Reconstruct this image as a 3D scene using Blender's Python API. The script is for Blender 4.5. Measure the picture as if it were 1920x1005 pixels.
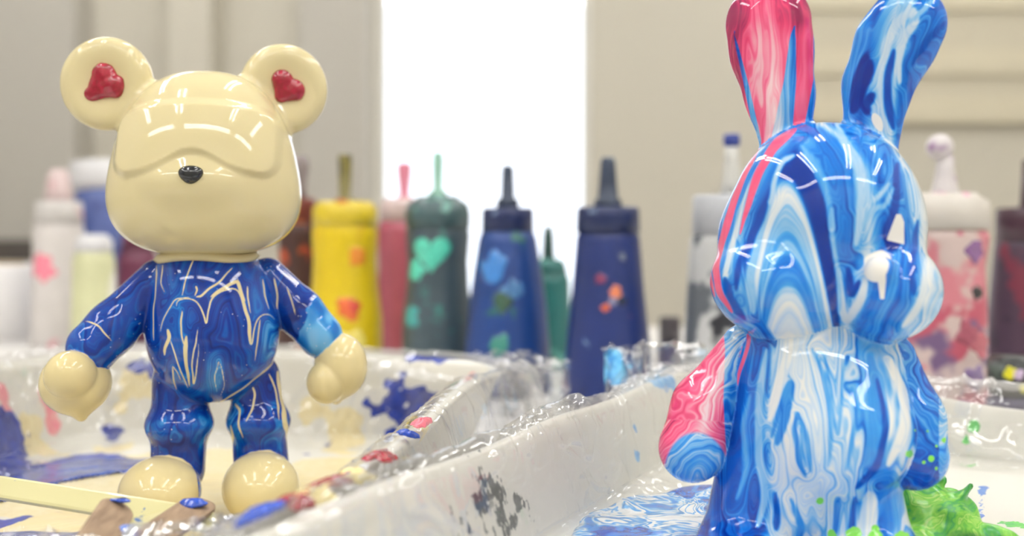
import bpy, bmesh, math, random
import numpy as np
from mathutils import Vector, Matrix

# ------------------------------------------------------------------ reset
for o in list(bpy.data.objects): bpy.data.objects.remove(o)
S = bpy.context.scene
COL = S.collection
U = 0.01                      # the scene is laid out in centimetres
FPX, CX, HY, CAMH = 2100.0, 960.0, 430.0, 13.8   # focal length, centre, horizon (px), lens height (cm)

# ------------------------------------------------------------------ camera
cam_d = bpy.data.cameras.new('camera'); cam = bpy.data.objects.new('camera', cam_d); COL.objects.link(cam)
cam.location = (0, 0, CAMH*U); cam.rotation_euler = (math.pi/2, 0, 0)
cam_d.sensor_width = 36.0; cam_d.lens = FPX/1920*36.0
cam_d.shift_y = (HY-502.5)/1920.0
cam_d.clip_start = 0.01; cam_d.clip_end = 50
cam_d.dof.use_dof = True; cam_d.dof.focus_distance = 0.472; cam_d.dof.aperture_fstop = 5.4
S.camera = cam

# ------------------------------------------------------------------ world, exposure
S.view_settings.view_transform = 'Standard'; S.view_settings.look = 'None'
S.view_settings.gamma = 1.0; S.view_settings.exposure = -0.22
S.view_settings.use_curve_mapping = False
W = bpy.data.worlds.new('world'); S.world = W; W.use_nodes = True
W.node_tree.nodes['Background'].inputs[0].default_value = (0.93, 0.96, 1.0, 1)
W.node_tree.nodes['Background'].inputs[1].default_value = 2.6
TUBE_POWER = 34.0

# ------------------------------------------------------------------ helpers
def lin(c):
    return tuple(((v/255)/12.92 if v/255 <= .04045 else ((v/255+.055)/1.055)**2.4) for v in c)+(1.0,)

class NT:
    def __init__(s, name):
        s.m = bpy.data.materials.new(name); s.m.use_nodes = True
        s.t = s.m.node_tree; s.t.nodes.clear()
        s.out = s.t.nodes.new('ShaderNodeOutputMaterial')
    def n(s, typ, ins=None, **props):
        nd = s.t.nodes.new(typ)
        for k, v in props.items(): setattr(nd, k, v)
        if ins:
            for k, v in ins.items():
                sock = nd.inputs[k]
                if isinstance(v, bpy.types.NodeSocket): s.t.links.new(v, sock)
                else: sock.default_value = v
        return nd
    def math(s, op, a, b=0.0, c=None, clamp=False):
        ins = {0: a, 1: b}
        if c is not None: ins[2] = c
        return s.n('ShaderNodeMath', ins, operation=op, use_clamp=clamp).outputs[0]
    def attr(s, name):
        return s.n('ShaderNodeAttribute', attribute_name=name).outputs['Fac']
    def mix(s, f, a, b):
        nd = s.n('ShaderNodeMix', data_type='RGBA', clamp_factor=True)
        for i, v in ((0, f), (6, a), (7, b)):
            if isinstance(v, bpy.types.NodeSocket): s.t.links.new(v, nd.inputs[i])
            else: nd.inputs[i].default_value = v
        return nd.outputs[2]
    def ramp(s, f, stops, interp='LINEAR'):
        nd = s.n('ShaderNodeValToRGB', {0: f}); cr = nd.color_ramp; cr.interpolation = interp
        while len(cr.elements) < len(stops): cr.elements.new(0.5)
        for e, (p, c) in zip(cr.elements, stops): e.position = p; e.color = lin(c)
        return nd.outputs[0]
    def step(s, v, lo, hi):
        return s.n('ShaderNodeMapRange', {0: v, 1: lo, 2: hi, 3: 0.0, 4: 1.0}, clamp=True).outputs[0]
    def coord(s): return s.n('ShaderNodeTexCoord').outputs['Object']
    def noise(s, vec, scale, detail=2.0, rough=.5, dist=0.0):
        return s.n('ShaderNodeTexNoise', {'Vector': vec, 'Scale': scale, 'Detail': detail, 'Roughness': rough, 'Distortion': dist}).outputs[0]
    def noise1(s, w, scale, detail=1.0):
        return s.n('ShaderNodeTexNoise', {'W': w, 'Scale': scale, 'Detail': detail}, noise_dimensions='1D').outputs[0]
    def bsdf(s, col, rough=.3, coat=0.0, **extra):
        b = s.n('ShaderNodeBsdfPrincipled', {'Base Color': col, 'Roughness': rough, 'Coat Weight': coat, 'Coat Roughness': .03})
        for k, v in extra.items():
            sock = b.inputs[k.replace('_', ' ')]
            if isinstance(v, bpy.types.NodeSocket): s.t.links.new(v, sock)
            else: sock.default_value = v
        s.t.links.new(b.outputs[0], s.out.inputs[0]); return b
    def bump(s, b, h, strength=.3, dist=.001):
        nd = s.n('ShaderNodeBump', {'Height': h, 'Strength': strength, 'Distance': dist})
        s.t.links.new(nd.outputs[0], b.inputs['Normal'])

def plain(name, col, rough=.5, coat=0.0, var=.06, vscale=60.0):
    t = NT(name); c = t.coord(); f = t.noise(c, vscale, 3)
    a = lin(col); d = tuple(v*(1-var*2) for v in a[:3])+(1,)
    t.bsdf(t.mix(f, d, tuple(min(1, v*(1+var)) for v in a[:3])+(1,)), rough, coat); return t.m

def mkmesh(name, V, F, mat=None, parent=None, smooth=True, attrs=None, normals=None, loc=None, rotz=0.0):
    V = np.asarray(V, float)*U
    me = bpy.data.meshes.new(name)
    me.from_pydata(V.tolist() if len(V) < 2000 else V, [], F if isinstance(F, list) else F.tolist())
    if smooth: me.polygons.foreach_set('use_smooth', np.ones(len(me.polygons), bool))
    if attrs:
        for k, v in attrs.items():
            at = me.attributes.new(k, 'FLOAT', 'POINT'); at.data.foreach_set('value', np.asarray(v, np.float32))
    me.update()
    if normals is not None: me.normals_split_custom_set_from_vertices(np.asarray(normals).tolist())
    o = bpy.data.objects.new(name, me); COL.objects.link(o)
    if mat: me.materials.append(mat)
    if parent: o.parent = parent
    if loc is not None: o.location = Vector(loc)*U
    o.rotation_euler.z = rotz
    return o
def tag(o, label, cat, group=None, kind=None):
    if label: o['label'] = label
    if cat: o['category'] = cat
    if group: o['group'] = group
    if kind: o['kind'] = kind
    return o
def empty(name, loc, label, cat, group=None, rotz=0.0):
    o = bpy.data.objects.new(name, None); COL.objects.link(o); o.location = Vector(loc)*U
    o.rotation_euler.z = rotz; o.empty_display_size = .02
    return tag(o, label, cat, group)
def box(lo, hi):
    x0, y0, z0 = lo; x1, y1, z1 = hi
    V = [(x0,y0,z0),(x1,y0,z0),(x1,y1,z0),(x0,y1,z0),(x0,y0,z1),(x1,y0,z1),(x1,y1,z1),(x0,y1,z1)]
    F = [(0,3,2,1),(4,5,6,7),(0,1,5,4),(1,2,6,5),(2,3,7,6),(3,0,4,7)]
    return V, F
def join(parts):
    V, F = [], []
    for v, f in parts:
        k = len(V); V += list(v); F += [tuple(i+k for i in q) for q in f]
    return V, F
def boxobj(name, lo, hi, mat, parent=None, kind=None, bevel=0.0):
    V, F = box(lo, hi); o = mkmesh(name, V, F, mat, parent, smooth=False)
    if bevel:
        m = o.modifiers.new('bevel', 'BEVEL'); m.width = bevel*U; m.segments = 3
    if kind: o['kind'] = kind
    return o

# --- numpy noise
def _h(ix, iy, iz, seed):
    n = (ix*374761393 + iy*668265263 + iz*2147483647 + seed*1274126177) & 0xffffffff
    n = ((n ^ (n >> 13))*1274126177) & 0xffffffff
    return ((n ^ (n >> 16)) & 0xffff)/32767.5-1.0
def noise3(P, seed=0):
    P = np.asarray(P, float); i = np.floor(P).astype(np.int64); f = P-i; w = f*f*f*(f*(f*6-15)+10)
    r = 0
    for dx in (0, 1):
        for dy in (0, 1):
            for dz in (0, 1):
                ww = (w[..., 0] if dx else 1-w[..., 0])*(w[..., 1] if dy else 1-w[..., 1])*(w[..., 2] if dz else 1-w[..., 2])
                r = r+ww*_h(i[..., 0]+dx, i[..., 1]+dy, i[..., 2]+dz, seed)
    return r
def fbm(P, seed=0, oct=3):
    P = np.asarray(P, float); r = 0; a = 1.0
    for k in range(oct):
        r = r+a*noise3(P*2**k+k*17.3, seed+k); a *= .5
    return r
def sst(a, b, x):
    t = np.clip((x-a)/(b-a), 0, 1); return t*t*(3-2*t)
def smin(a, b, k):
    h = np.clip(.5+.5*(b-a)/k, 0, 1); return b*(1-h)+a*h-k*h*(1-h)
def smax(a, b, k): return -smin(-a, -b, k)
def ell(P, c, r):
    p = P-np.array(c, float); r = np.array(r, float)
    k0 = np.sqrt(((p/r)**2).sum(-1)); k1 = np.sqrt(((p/(r*r))**2).sum(-1))+1e-9
    return k0*(k0-1)/k1
def rcone(P, a, b, ra, rb):
    a = np.array(a, float); b = np.array(b, float); d = b-a
    t = np.clip(((P-a)@d)/(d@d), 0, 1)
    return np.sqrt((((P-a)-t[..., None]*d)**2).sum(-1))-(ra+(rb-ra)*t)

def surface(f, lo, hi, h):
    """naive surface nets of f<0, then Newton-projected onto f=0. returns verts, quads, normals"""
    ax = [np.arange(lo[k], hi[k]+h, h) for k in range(3)]
    nx, ny, nz = map(len, ax)
    G = np.stack(np.meshgrid(*ax, indexing='ij'), -1)
    v = np.concatenate([f(G[i:i+24]) for i in range(0, nx, 24)], 0)
    s = v < 0
    c = s[:-1, :-1, :-1].astype(np.int8)
    tot = sum(s[i:nx-1+i, j:ny-1+j, k:nz-1+k].astype(np.int8) for i in (0, 1) for j in (0, 1) for k in (0, 1))
    act = (tot > 0) & (tot < 8)
    idx = -np.ones(act.shape, np.int64); cells = np.argwhere(act); idx[act] = np.arange(len(cells))
    acc = np.zeros((len(cells), 3)); cnt = np.zeros(len(cells))
    cr = [(i, j, k) for i in (0, 1) for j in (0, 1) for k in (0, 1)]
    for a in cr:
        for b in cr:
            if sum(b)-sum(a) == 1 and all(q >= p for p, q in zip(a, b)):
                va = v[tuple((cells+a).T)]; vb = v[tuple((cells+b).T)]
                m = (va < 0) != (vb < 0); t = np.where(m, va/np.where(va-vb == 0, 1, va-vb), 0)
                pt = np.array(a)+t[:, None]*(np.array(b)-np.array(a)); acc += pt*m[:, None]; cnt += m
    V = (cells+acc/cnt[:, None])*h+np.array([ax[0][0], ax[1][0], ax[2][0]])
    Q = []
    for axn in range(3):
        o1, o2 = [(1, 2), (2, 0), (0, 1)][axn]
        sl0 = [slice(None)]*3; sl1 = [slice(None)]*3
        sl0[axn] = slice(0, -1); sl1[axn] = slice(1, None)
        ch = s[tuple(sl0)] != s[tuple(sl1)]
        e = np.argwhere(ch); e = e[(e[:, o1] > 0) & (e[:, o2] > 0) & (e[:, o1] < v.shape[o1]-1) & (e[:, o2] < v.shape[o2]-1)]
        ins = s[tuple(e.T)]
        d1 = np.zeros(3, int); d1[o1] = 1; d2 = np.zeros(3, int); d2[o2] = 1
        q = np.stack([idx[tuple((e-d1-d2).T)], idx[tuple((e-d2).T)], idx[tuple(e.T)], idx[tuple((e-d1).T)]], 1)
        q[~ins] = q[~ins][:, ::-1]; Q.append(q)
    Q = np.concatenate(Q); Q = Q[(Q >= 0).all(1)]
    e = h*.25
    def grad(V):
        return np.stack([(f(V+np.eye(3)[k]*e)-f(V-np.eye(3)[k]*e))/(2*e) for k in range(3)], -1)
    for _ in range(3):
        g = grad(V); d = f(V); st = (d/((g**2).sum(-1)+1e-6))[:, None]*g
        ln = np.linalg.norm(st, axis=1, keepdims=True); st *= np.minimum(1, .6*h/(ln+1e-9)); V = V-st
    g = grad(V); N = g/(np.linalg.norm(g, axis=1, keepdims=True)+1e-9)
    return V, Q, N
def subdiv(V, Q, f, h):
    """split each quad in four, new points pulled onto f=0"""
    E = np.sort(np.stack([Q, np.roll(Q, -1, 1)], -1).reshape(-1, 2), 1)
    key, inv = np.unique(E[:, 0].astype(np.int64)*(len(V)+1)+E[:, 1], return_inverse=True)
    a, b = key//(len(V)+1), key % (len(V)+1); n0 = len(V); ne = len(key)
    inv = inv.reshape(-1, 4)+n0; fc = n0+ne+np.arange(len(Q))
    V2 = np.concatenate([V, (V[a]+V[b])/2, V[Q].mean(1)])
    Q2 = np.concatenate([np.stack([Q[:, k], inv[:, k], fc, inv[:, (k+3) % 4]], 1) for k in range(4)])
    e = h*.25
    def grad(X): return np.stack([(f(X+np.eye(3)[k]*e)-f(X-np.eye(3)[k]*e))/(2*e) for k in range(3)], -1)
    g = grad(V2); V2 = V2-np.clip(f(V2)/((g**2).sum(-1)+1e-6), -.5*h, .5*h)[:, None]*g
    g = grad(V2); return V2, Q2, g/(np.linalg.norm(g, axis=1, keepdims=True)+1e-9)
def stroke(px, py, pts, w0, w1=None, n=60):
    """signed field of a brush run along smoothed points, in the units of px: >0 inside. width goes from w0 to w1"""
    pts = np.array(pts, float); w1 = w0 if w1 is None else w1
    t = np.linspace(0, 1, len(pts)); ti = np.linspace(0, 1, n)
    q = np.stack([np.interp(ti, t, pts[:, 0]), np.interp(ti, t, pts[:, 1])], -1)
    k = max(1, n//(len(pts)*3)); ker = np.ones(2*k+1)/(2*k+1)
    qs = np.stack([np.convolve(np.pad(q[:, c], k, 'edge'), ker, 'valid') for c in (0, 1)], -1)
    out = np.full(px.shape, -1e3); dist = np.full(px.shape, 1e3); pad = 60
    box_ = (px > qs[:, 0].min()-pad)&(px < qs[:, 0].max()+pad)&(py > qs[:, 1].min()-pad)&(py < qs[:, 1].max()+pad)
    X, Y = px[box_], py[box_]; o = np.full(X.shape, -1e3); dd = np.full(X.shape, 1e3)
    for i in range(n-1):
        e = qs[i+1]-qs[i]; tt = np.clip(((X-qs[i, 0])*e[0]+(Y-qs[i, 1])*e[1])/(e@e+1e-9), 0, 1)
        d = np.hypot(X-qs[i, 0]-tt*e[0], Y-qs[i, 1]-tt*e[1]); tg = (i+tt)/(n-1); w = (w0+(w1-w0)*tg)*np.sqrt(np.clip(np.minimum(tg/.22, (1-tg)/.22), 0.0, 1))
        o = np.maximum(o, w-d); dd = np.minimum(dd, d)
    out[box_] = o; dist[box_] = dd
    return out, dist
def split(V, Q, N, lab, attrs, names, mat, parent):
    """one object per label, all sharing seamless normals"""
    fl = lab[Q[:, 0]]; objs = []
    for k, nm in enumerate(names):
        q = Q[fl == k]
        if len(q) == 0: objs.append(None); continue
        u, inv = np.unique(q, return_inverse=True)
        o = mkmesh(nm, V[u], inv.reshape(q.shape), mat, parent, attrs={a: v[u] for a, v in attrs.items()}, normals=N[u])
        objs.append(o)
    return objs
def lathe(prof, seg=48, wob=0.0, seed=0):
    V, F = [], []; n = len(prof)
    for i, (r, z) in enumerate(prof):
        for j in range(seg):
            a = 2*math.pi*j/seg; V.append((r*math.cos(a), r*math.sin(a), z))
    for i in range(n-1):
        for j in range(seg):
            k = (j+1) % seg; F.append((i*seg+j, i*seg+k, (i+1)*seg+k, (i+1)*seg+j))
    b = len(V); V.append((0, 0, prof[0][1])); V.append((0, 0, prof[-1][1]))
    for j in range(seg):
        k = (j+1) % seg; F.append((b, k, j)); F.append((b+1, (n-1)*seg+j, (n-1)*seg+k))
    return V, F
def refine(prof, step=.25):
    out = [prof[0]]
    for (r0, z0), (r1, z1) in zip(prof, prof[1:]):
        n = max(1, int(math.hypot(r1-r0, z1-z0)/step))
        out += [(r0+(r1-r0)*i/n, z0+(z1-z0)*i/n) for i in range(1, n+1)]
    return out
def at(px, py, D): return ((px-CX)/FPX*D, D, CAMH-(py-HY)/FPX*D)

# ================================================================== ROOM
TZ = -0.5                                   # table top
FZ, CZ = -76.0, 185.0                       # floor, ceiling
XL, XR, YB, YF = -230.0, 240.0, 330.0, -210.0
M_wall = plain('wall_paint', (208, 203, 190), .7, var=.02, vscale=3)
M_wall_l = plain('wall_paint_grey', (192, 188, 180), .7, var=.02, vscale=3)
M_ceil = plain('ceiling_paint', (238, 236, 230), .8, var=.02, vscale=4)
M_floor = plain('floor_vinyl', (150, 146, 138), .45, var=.1, vscale=8)
M_trim = plain('white_trim', (236, 234, 228), .5, var=.02)
M_table = plain('table_laminate', (226, 224, 222), .35, var=.03, vscale=20)
M_metal = plain('fixture_metal', (230, 230, 228), .4, var=.02)
boxobj('floor', (XL-10, YF-10, FZ-4), (XR+10, YB+10, FZ), M_floor, kind='structure')
boxobj('ceiling', (XL-10, YF-10, CZ), (XR+10, YB+10, CZ+4), M_ceil, kind='structure')
boxobj('wall_left', (XL-8, YF, FZ), (XL, YB, CZ), M_wall_l, kind='structure')
boxobj('wall_right', (XR, YF, FZ), (XR+8, YB, CZ), M_wall, kind='structure')
boxobj('wall_front', (XL, YF-8, FZ), (XR, YF, CZ), M_wall, kind='structure')
DX0, DX1, DZ1 = (705-CX)/FPX*YB, (1108-CX)/FPX*YB, 150.0
V, F = join([box((XL, YB, FZ), (DX0, YB+8, CZ)), box((DX1, YB, FZ), (XR, YB+8, CZ)), box((DX0, YB, DZ1), (DX1, YB+8, CZ))])
o = mkmesh('wall_back', V, F, M_wall, smooth=False); o['kind'] = 'structure'
# glazed door in the back wall, daylight outside
t = NT('door_glass'); tr = t.n('ShaderNodeBsdfTransparent', {0: (.97, .98, 1, 1)}); gl = t.n('ShaderNodeBsdfGlossy', {'Roughness': .02})
ms = t.n('ShaderNodeMixShader', {0: .06, 1: tr.outputs[0], 2: gl.outputs[0]}); t.t.links.new(ms.outputs[0], t.out.inputs[0]); M_glass = t.m
d1 = mkmesh('door_1', *join([box((DX0, YB+2, FZ), (DX0+2.5, YB+6, DZ1)), box((DX1-2.5, YB+2, FZ), (DX1, YB+6, DZ1)),
      box((DX0, YB+2, DZ1-3), (DX1, YB+6, DZ1)), box((DX0, YB+2, FZ), (DX1, YB+6, FZ+12))]), M_trim, smooth=False); d1['kind'] = 'structure'
boxobj('pane', (DX0+2.5, YB+3.6, FZ+12), (DX1-2.5, YB+4.4, DZ1-3), M_glass, d1)
def pilaster(n, x0, x1, depth, mat):
    w = [(x-CX)/FPX*(YB-depth) for x in (x0, x1)]
    boxobj('trim_%d' % n, (w[0], YB-depth, FZ), (w[1], YB, CZ), mat, kind='structure')
pilaster(1, 315, 395, 10, M_wall); pilaster(2, 560, 690, 6, M_wall_l); pilaster(3, -60, 140, 14, M_wall_l)

# wall cabinet with open shelves, top right
cab = empty('wall_cabinet', (at(1760, 0, YB)[0], YB, 45), 'beige wall cabinet with pale shelves high on the back wall behind the rabbit', 'cabinet')
M_cab = plain('cabinet_cream', (214, 206, 184), .5, var=.02); M_cabd = plain('cabinet_tan', (206, 199, 180), .6, var=.03)
boxobj('back_panel', (-42, -2, 0), (60, 0, 50), M_cabd, cab)
for z in (0, 14, 33): boxobj('shelf', (-42, -3.2, z), (60, -2, z+7), M_cab, cab)
boxobj('side_panel', (-44, -3, 0), (-42, 0, 50), M_cab, cab); boxobj('side_panel', (60, -3, 0), (62, 0, 50), M_cab, cab)
# low dark counter against the left wall
cnt = empty('counter', (at(-120, 0, 300)[0], 295, FZ), 'long white counter with a dark edge at the far left wall', 'counter')
boxobj('body', (-70, -20, 0), (48, 20, 82), M_trim, cnt); boxobj('worktop', (-72, -23, 82), (49, 20, 87), plain('dark_edge', (84, 78, 74), .4), cnt)

# ceiling lights: twin-tube battens
t = NT('tube_glow'); e = t.n('ShaderNodeEmission', {0: (1, .985, .962, 1), 1: TUBE_POWER}); t.t.links.new(e.outputs[0], t.out.inputs[0]); M_tube = t.m
def batten():
    r = empty('ceiling_light', (0, 0, CZ), 'twin tube batten light on the ceiling', 'ceiling light', 'twin tube ceiling lights')
    boxobj('housing', (-11, -64, -5), (11, 64, 0), M_metal, r)
    for x in (-6, 6):
        V, F = lathe([(1.3, -60), (1.3, 60)], 12)
        o = mkmesh('tube', [(p[0]+x, p[2], p[1]-7) for p in V], F, M_tube, r)
    return r
b0 = batten(); first = True
for X, Y, rz in ((-140, -140, 90), (10, -140, 90), (160, -140, 90), (-175, -20, 0), (-60, -20, 0), (60, -20, 0), (175, -20, 0), (-120, 120, 0), (10, 120, 0), (140, 120, 0), (-110, 260, 0), (130, 260, 0)):
    if first: r = b0; first = False
    else:
        r = b0.copy(); COL.objects.link(r)
        for ch in b0.children:
            c = ch.copy(); COL.objects.link(c); c.parent = r
    r.location = (X*U, Y*U, CZ*U); r.rotation_euler.z = math.radians(rz)

# ================================================================== TABLE
tb = empty('work_table', (0, 75, FZ), 'large white work table carrying the trays and paint bottles', 'table')
boxobj('tabletop', (-95, -70, TZ-FZ-3), (95, 90, TZ-FZ), M_table, tb, bevel=.5)
for sx in (-88, 84):
    for sy in (-64, 82): boxobj('leg', (sx, sy, 0), (sx+4, sy+4, TZ-FZ-3), M_metal, tb)

# ================================================================== TRAYS
def rrect(a, b, r, n):
    """n points on a rounded rectangle, evenly spread by arc length of the a,b,r given; returns pts, outward normals"""
    r = min(r, a*.999, b*.999); segs = [2*(b-r), math.pi/2*r, 2*(a-r), math.pi/2*r]*2
    L = sum(segs); out = []; nor = []
    for i in range(n):
        s = i/n*L; k = 0
        while s > segs[k]: s -= segs[k]; k += 1
        q = [(a, -b+r, 0), (a-r, b-r, 0), (a-r, b, 90), (-a+r, b-r, 90), (-a, b-r, 180), (-a+r, -b+r, 180), (-a+r, -b, 270), (a-r, -b+r, 270)][k]
        if k % 2 == 0:
            ang = math.radians(q[2]); nx, ny = math.cos(ang), math.sin(ang); out.append((q[0]-ny*s, q[1]+nx*s))
        else:
            ang = math.radians(q[2])+s/r; nx, ny = math.cos(ang), math.sin(ang); out.append((q[0]+nx*r, q[1]+ny*r))
        nor.append((nx, ny))
    return np.array(out), np.array(nor)
class Tray:
    def __init__(s, c, rot, a, b, r, fz, rim):
        s.c, s.rot, s.a, s.b, s.r, s.fz, s.rim = c, math.radians(rot), a, b, r, fz, rim
    k = 1.0
    def ring(s, o, n):                       # offset inward by o, same angular sampling
        o = o*s.k if 0 < o < 4.2 else (o if o <= 0 else o-4.2*(1-s.k)*(s.a-o)/(s.a-4.2))
        P, N = rrect(s.a, s.b, s.r, n); r_eff = s.r-o
        if o <= s.r*.9: return P-N*o, N
        k = s.r*.9; P2 = P-N*k; f = 1-(o-k)/(s.a-k); return P2*max(f, .002), N
    def world(s, L):
        L = np.asarray(L, float); ca, sa = math.cos(s.rot), math.sin(s.rot)
        return np.stack([s.c[0]+L[..., 0]*ca-L[..., 1]*sa, s.c[1]+L[..., 0]*sa+L[..., 1]*ca, L[..., 2]], -1)
    def grid(s, prof, n):
        rows = []
        for (o, zf) in prof:
            P, N = s.ring(o, n); rm = s.rim(P[:, 0], P[:, 1])
            z = zf[1]+(rm-0)*0+zf[0] if False else (s.fz+(rm-s.fz)*zf[0]+zf[1])
            rows.append(np.stack([P[:, 0], P[:, 1], z], -1))
        return np.array(rows)
def gridfaces(m, n, wrap=True):
    i, j = np.meshgrid(np.arange(m-1), np.arange(n if wrap else n-1), indexing='ij'); k = (j+1) % n
    return np.stack([i*n+j, i*n+k, (i+1)*n+k, (i+1)*n+j], -1).reshape(-1, 4)
def gnormals(R, wrap=True):
    du = np.gradient(R, axis=0)
    dv = np.roll(R, -1, 1)-np.roll(R, 1, 1)
    n = np.cross(dv, du); return n/(np.linalg.norm(n, axis=-1, keepdims=True)+1e-9)
def px_of(Wp):
    return CX+Wp[..., 0]/Wp[..., 1]*FPX, HY+(CAMH-Wp[..., 2])/Wp[..., 1]*FPX
def anchors(Wp, Nn, spots):
    """surface points (world cm) under the given spots of the photo, on the side that faces the lens"""
    px, py = px_of(Wp); view = np.array([0, 0, CAMH])-Wp
    ok = (Nn*view).sum(-1) > 0
    out = []
    for s in spots:
        d = (px-s[0])**2+(py-s[1])**2+np.where(ok, 0, 1e7)+Wp[..., 1]*.02
        out.append(Wp[np.argmin(d)])
    return np.array(out)
def splat_field(Wp, Nn, spots, seed, ns=1.3, na=.35):
    A = anchors(Wp, Nn, spots); F = np.full(len(Wp), -5.0)
    for p, s in zip(A, spots):
        d = Wp-p
        if len(s) > 3:                      # streak: stretched along the direction to a second spot
            q = anchors(Wp, Nn, [(s[3], s[4])])[0]; ax = q-p; L = ax@ax+1e-6
            t = np.clip((d@ax)/L, 0, 1); d = d-t[:, None]*ax
        F = np.maximum(F, s[2]-np.linalg.norm(d, axis=1))
    return F+na*fbm(Wp*ns, seed, 3)*np.clip(1.2+F, 0, 1)

INNER = [(2.6, (0, -.5)), (1.2, (.5, -.3)), (.1, (.97, -.25)), (-.05, (1, -.1)), (.05, (1, .05)), (.3, (1, .14)), (.6, (1, .1)), (.85, (1, -.08)), (1.0, (1, -.3))]
def prof_full(depth_a):
    P = list(INNER)
    for i in range(1, 25): u = i/24; P.append((1.0+1.7*u, (1-u*.93, -.3*(1-u))))
    P += [(2.95, (.035, 0)), (3.3, (.012, 0)), (3.8, (0, 0))]
    k = 60
    for i in range(1, k+1): P.append((3.8+(depth_a-3.8)*i/k, (0, 0)))
    return P
WHITE = (228, 226, 218)
def tray_mat(name, specks):
    """white plastic with paint marks whose shapes come from the mark fields on the mesh"""
    t = NT(name); c = t.coord(); fine = t.math('MULTIPLY', t.math('SUBTRACT', t.noise(c, 260, 4, .65), .5), .5)
    col = t.mix(t.noise(c, 30, 3), lin((222, 220, 212)), lin(WHITE))
    for at_, rgb, rgb2 in specks:
        if at_ == 'dark':                    # dry, streaky smear
            st = t.n('ShaderNodeMapping', {'Vector': c, 'Scale': (1.0, 1.0, .22)}).outputs[0]
            m = t.step(t.math('ADD', t.attr(at_), t.math('MULTIPLY', t.math('SUBTRACT', t.noise(st, 330, 4, .7), .56), 4.2)), -.05, .15)
        else: m = t.step(t.math('ADD', t.attr(at_), fine), -.02, .03)
        sw = t.ramp(t.noise(c, 120, 3, .6, 1.2), [(.35, rgb), (.62, rgb2)])
        col = t.mix(m, col, sw)
    b = t.bsdf(col, .3, .25); t.bump(b, t.noise(c, 500, 2), .08, .0005); return t.m
def build_tray(T, mat, fields, n, label):
    R = T.grid(prof_full(T.a), n); m = len(R); N = gnormals(R).reshape(-1, 3); V = R.reshape(-1, 3)
    Wp = T.world(V); ca, sa = math.cos(T.rot), math.sin(T.rot)
    Nw = np.stack([N[:, 0]*ca-N[:, 1]*sa, N[:, 0]*sa+N[:, 1]*ca, N[:, 2]], -1)
    inner = np.arange(len(V)) >= 5*n
    up = Nw.copy()
    at_ = {k: splat_field(Wp, up, sp, sd, ns, na) for k, (sp, sd, ns, na) in fields.items()}
    F = gridfaces(m, n).tolist(); F.append(list(range(n))[::-1]); F.append(list(range((m-1)*n, m*n)))
    o = mkmesh('paint_tray', V, F, mat, attrs=at_, loc=(T.c[0], T.c[1], 0), rotz=T.rot)
    tag(o, label, 'tray'); return o, Wp, Nw
TL = Tray((-18.3, 53.5), -9, 15.4, 21.5, 7.0, 0.0, lambda x, y: 5.55+.15*np.sin(x*.35+1)+.2*np.sin(y*.3)-.5*sst(-6, -14, y)-2.0*sst(-7, -15, y)*sst(14.5, 9, x))
TR = Tray((13.45, 38.4), -26, 15.0, 25.0, 5.0, 1.5, lambda x, y: 5.5-1.35*sst(-9, 4, x)*sst(0, 12, y)+.08*np.sin(y*.45))
TR.k = .68
BLUE, DBLUE, CREAM, PINK, RED, DARK, LBLUE, GREEN = (22, 62, 176), (14, 38, 128), (228, 212, 160), (232, 130, 150), (214, 36, 74), (58, 62, 66), (70, 150, 222), (110, 205, 92)
M_trayL = tray_mat('tray_plastic_bear', [('cream', CREAM, (236, 224, 184)), ('pink', PINK, (236, 170, 170)), ('blue', BLUE, DBLUE), ('dark', DARK, (100, 104, 108))])
M_trayR = tray_mat('tray_plastic_rabbit', [('dark', DARK, (96, 100, 104)), ('light_blue', LBLUE, (150, 200, 236)), ('green', GREEN, (70, 180, 90)), ('blue', (50, 110, 200), (90, 140, 210))])
fl = {'cream': ([(640, 800, 1.5), (250, 720, 1.0, 215, 840), (60, 800, .9, 90, 850), (590, 760, .8, 640, 850), (300, 905, 5.0), (500, 920, 5.0), (160, 930, 4.5), (620, 875, 3.0), (60, 950, 2.5), (420, 860, 3.0), (780, 800, .6), (250, 870, 3)], 3, .9, .7),
      'pink': ([(85, 730, .5, 100, 800), (5, 740, .6, 20, 790), (885, 705, .35, 850, 740), (640, 690, .2)], 5, 1.2, .4),
      'blue': ([(740, 735, .75, 790, 755), (700, 762, .45, 770, 745), (752, 712, .4, 745, 790), (790, 735, .45, 730, 810), (815, 738, .35), (205, 798, .42, 215, 815), (600, 690, .4), (300, 690, .7), (262, 690, .5), (20, 820, 1.6, 5, 890), (60, 885, 1.6, 170, 860), (590, 895, .35), (30, 985, 1.5, 160, 985), (400, 925, .6, 420, 890), (380, 985, 1.2, 430, 960), (610, 830, .3), (570, 850, .25), (860, 668, .5, 780, 662), (660, 665, .4)], 7, 1.5, .5),
      'dark': ([(825, 800, .4, 860, 765)], 9, 2.2, .5)}
fr = {'dark': ([(905, 960, .55, 900, 905), (950, 985, .7, 930, 935), (860, 1000, .5), (900, 880, .22), (975, 960, .45), (878, 845, .12)], 11, 2.4, .9),
      'light_blue': ([(1195, 850, .3), (1190, 800, .12), (1215, 705, .5, 1260, 720), (1245, 690, .3)], 13, 1.8, .4),
      'green': ([(1830, 800, .25), (1812, 825, .12), (1900, 880, .12), (1815, 873, .1), (1828, 872, .1), (1900, 985, .5), (1850, 990, .4), (1780, 1000, .6), (1760, 960, .5)], 15, 2.2, .3),
      'blue': ([(1845, 915, .16, 1843, 925), (1841, 925, .07, 1832, 985)], 17, 2.0, .08)}
trayL, WL, NL = build_tray(TL, M_trayL, fl, 640, 'white paint tray splashed with blue and cream under the bear')
trayR, WR, NR = build_tray(TR, M_trayR, fr, 640, 'white paint tray with a dark smear on its wall holding the rabbit')

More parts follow.
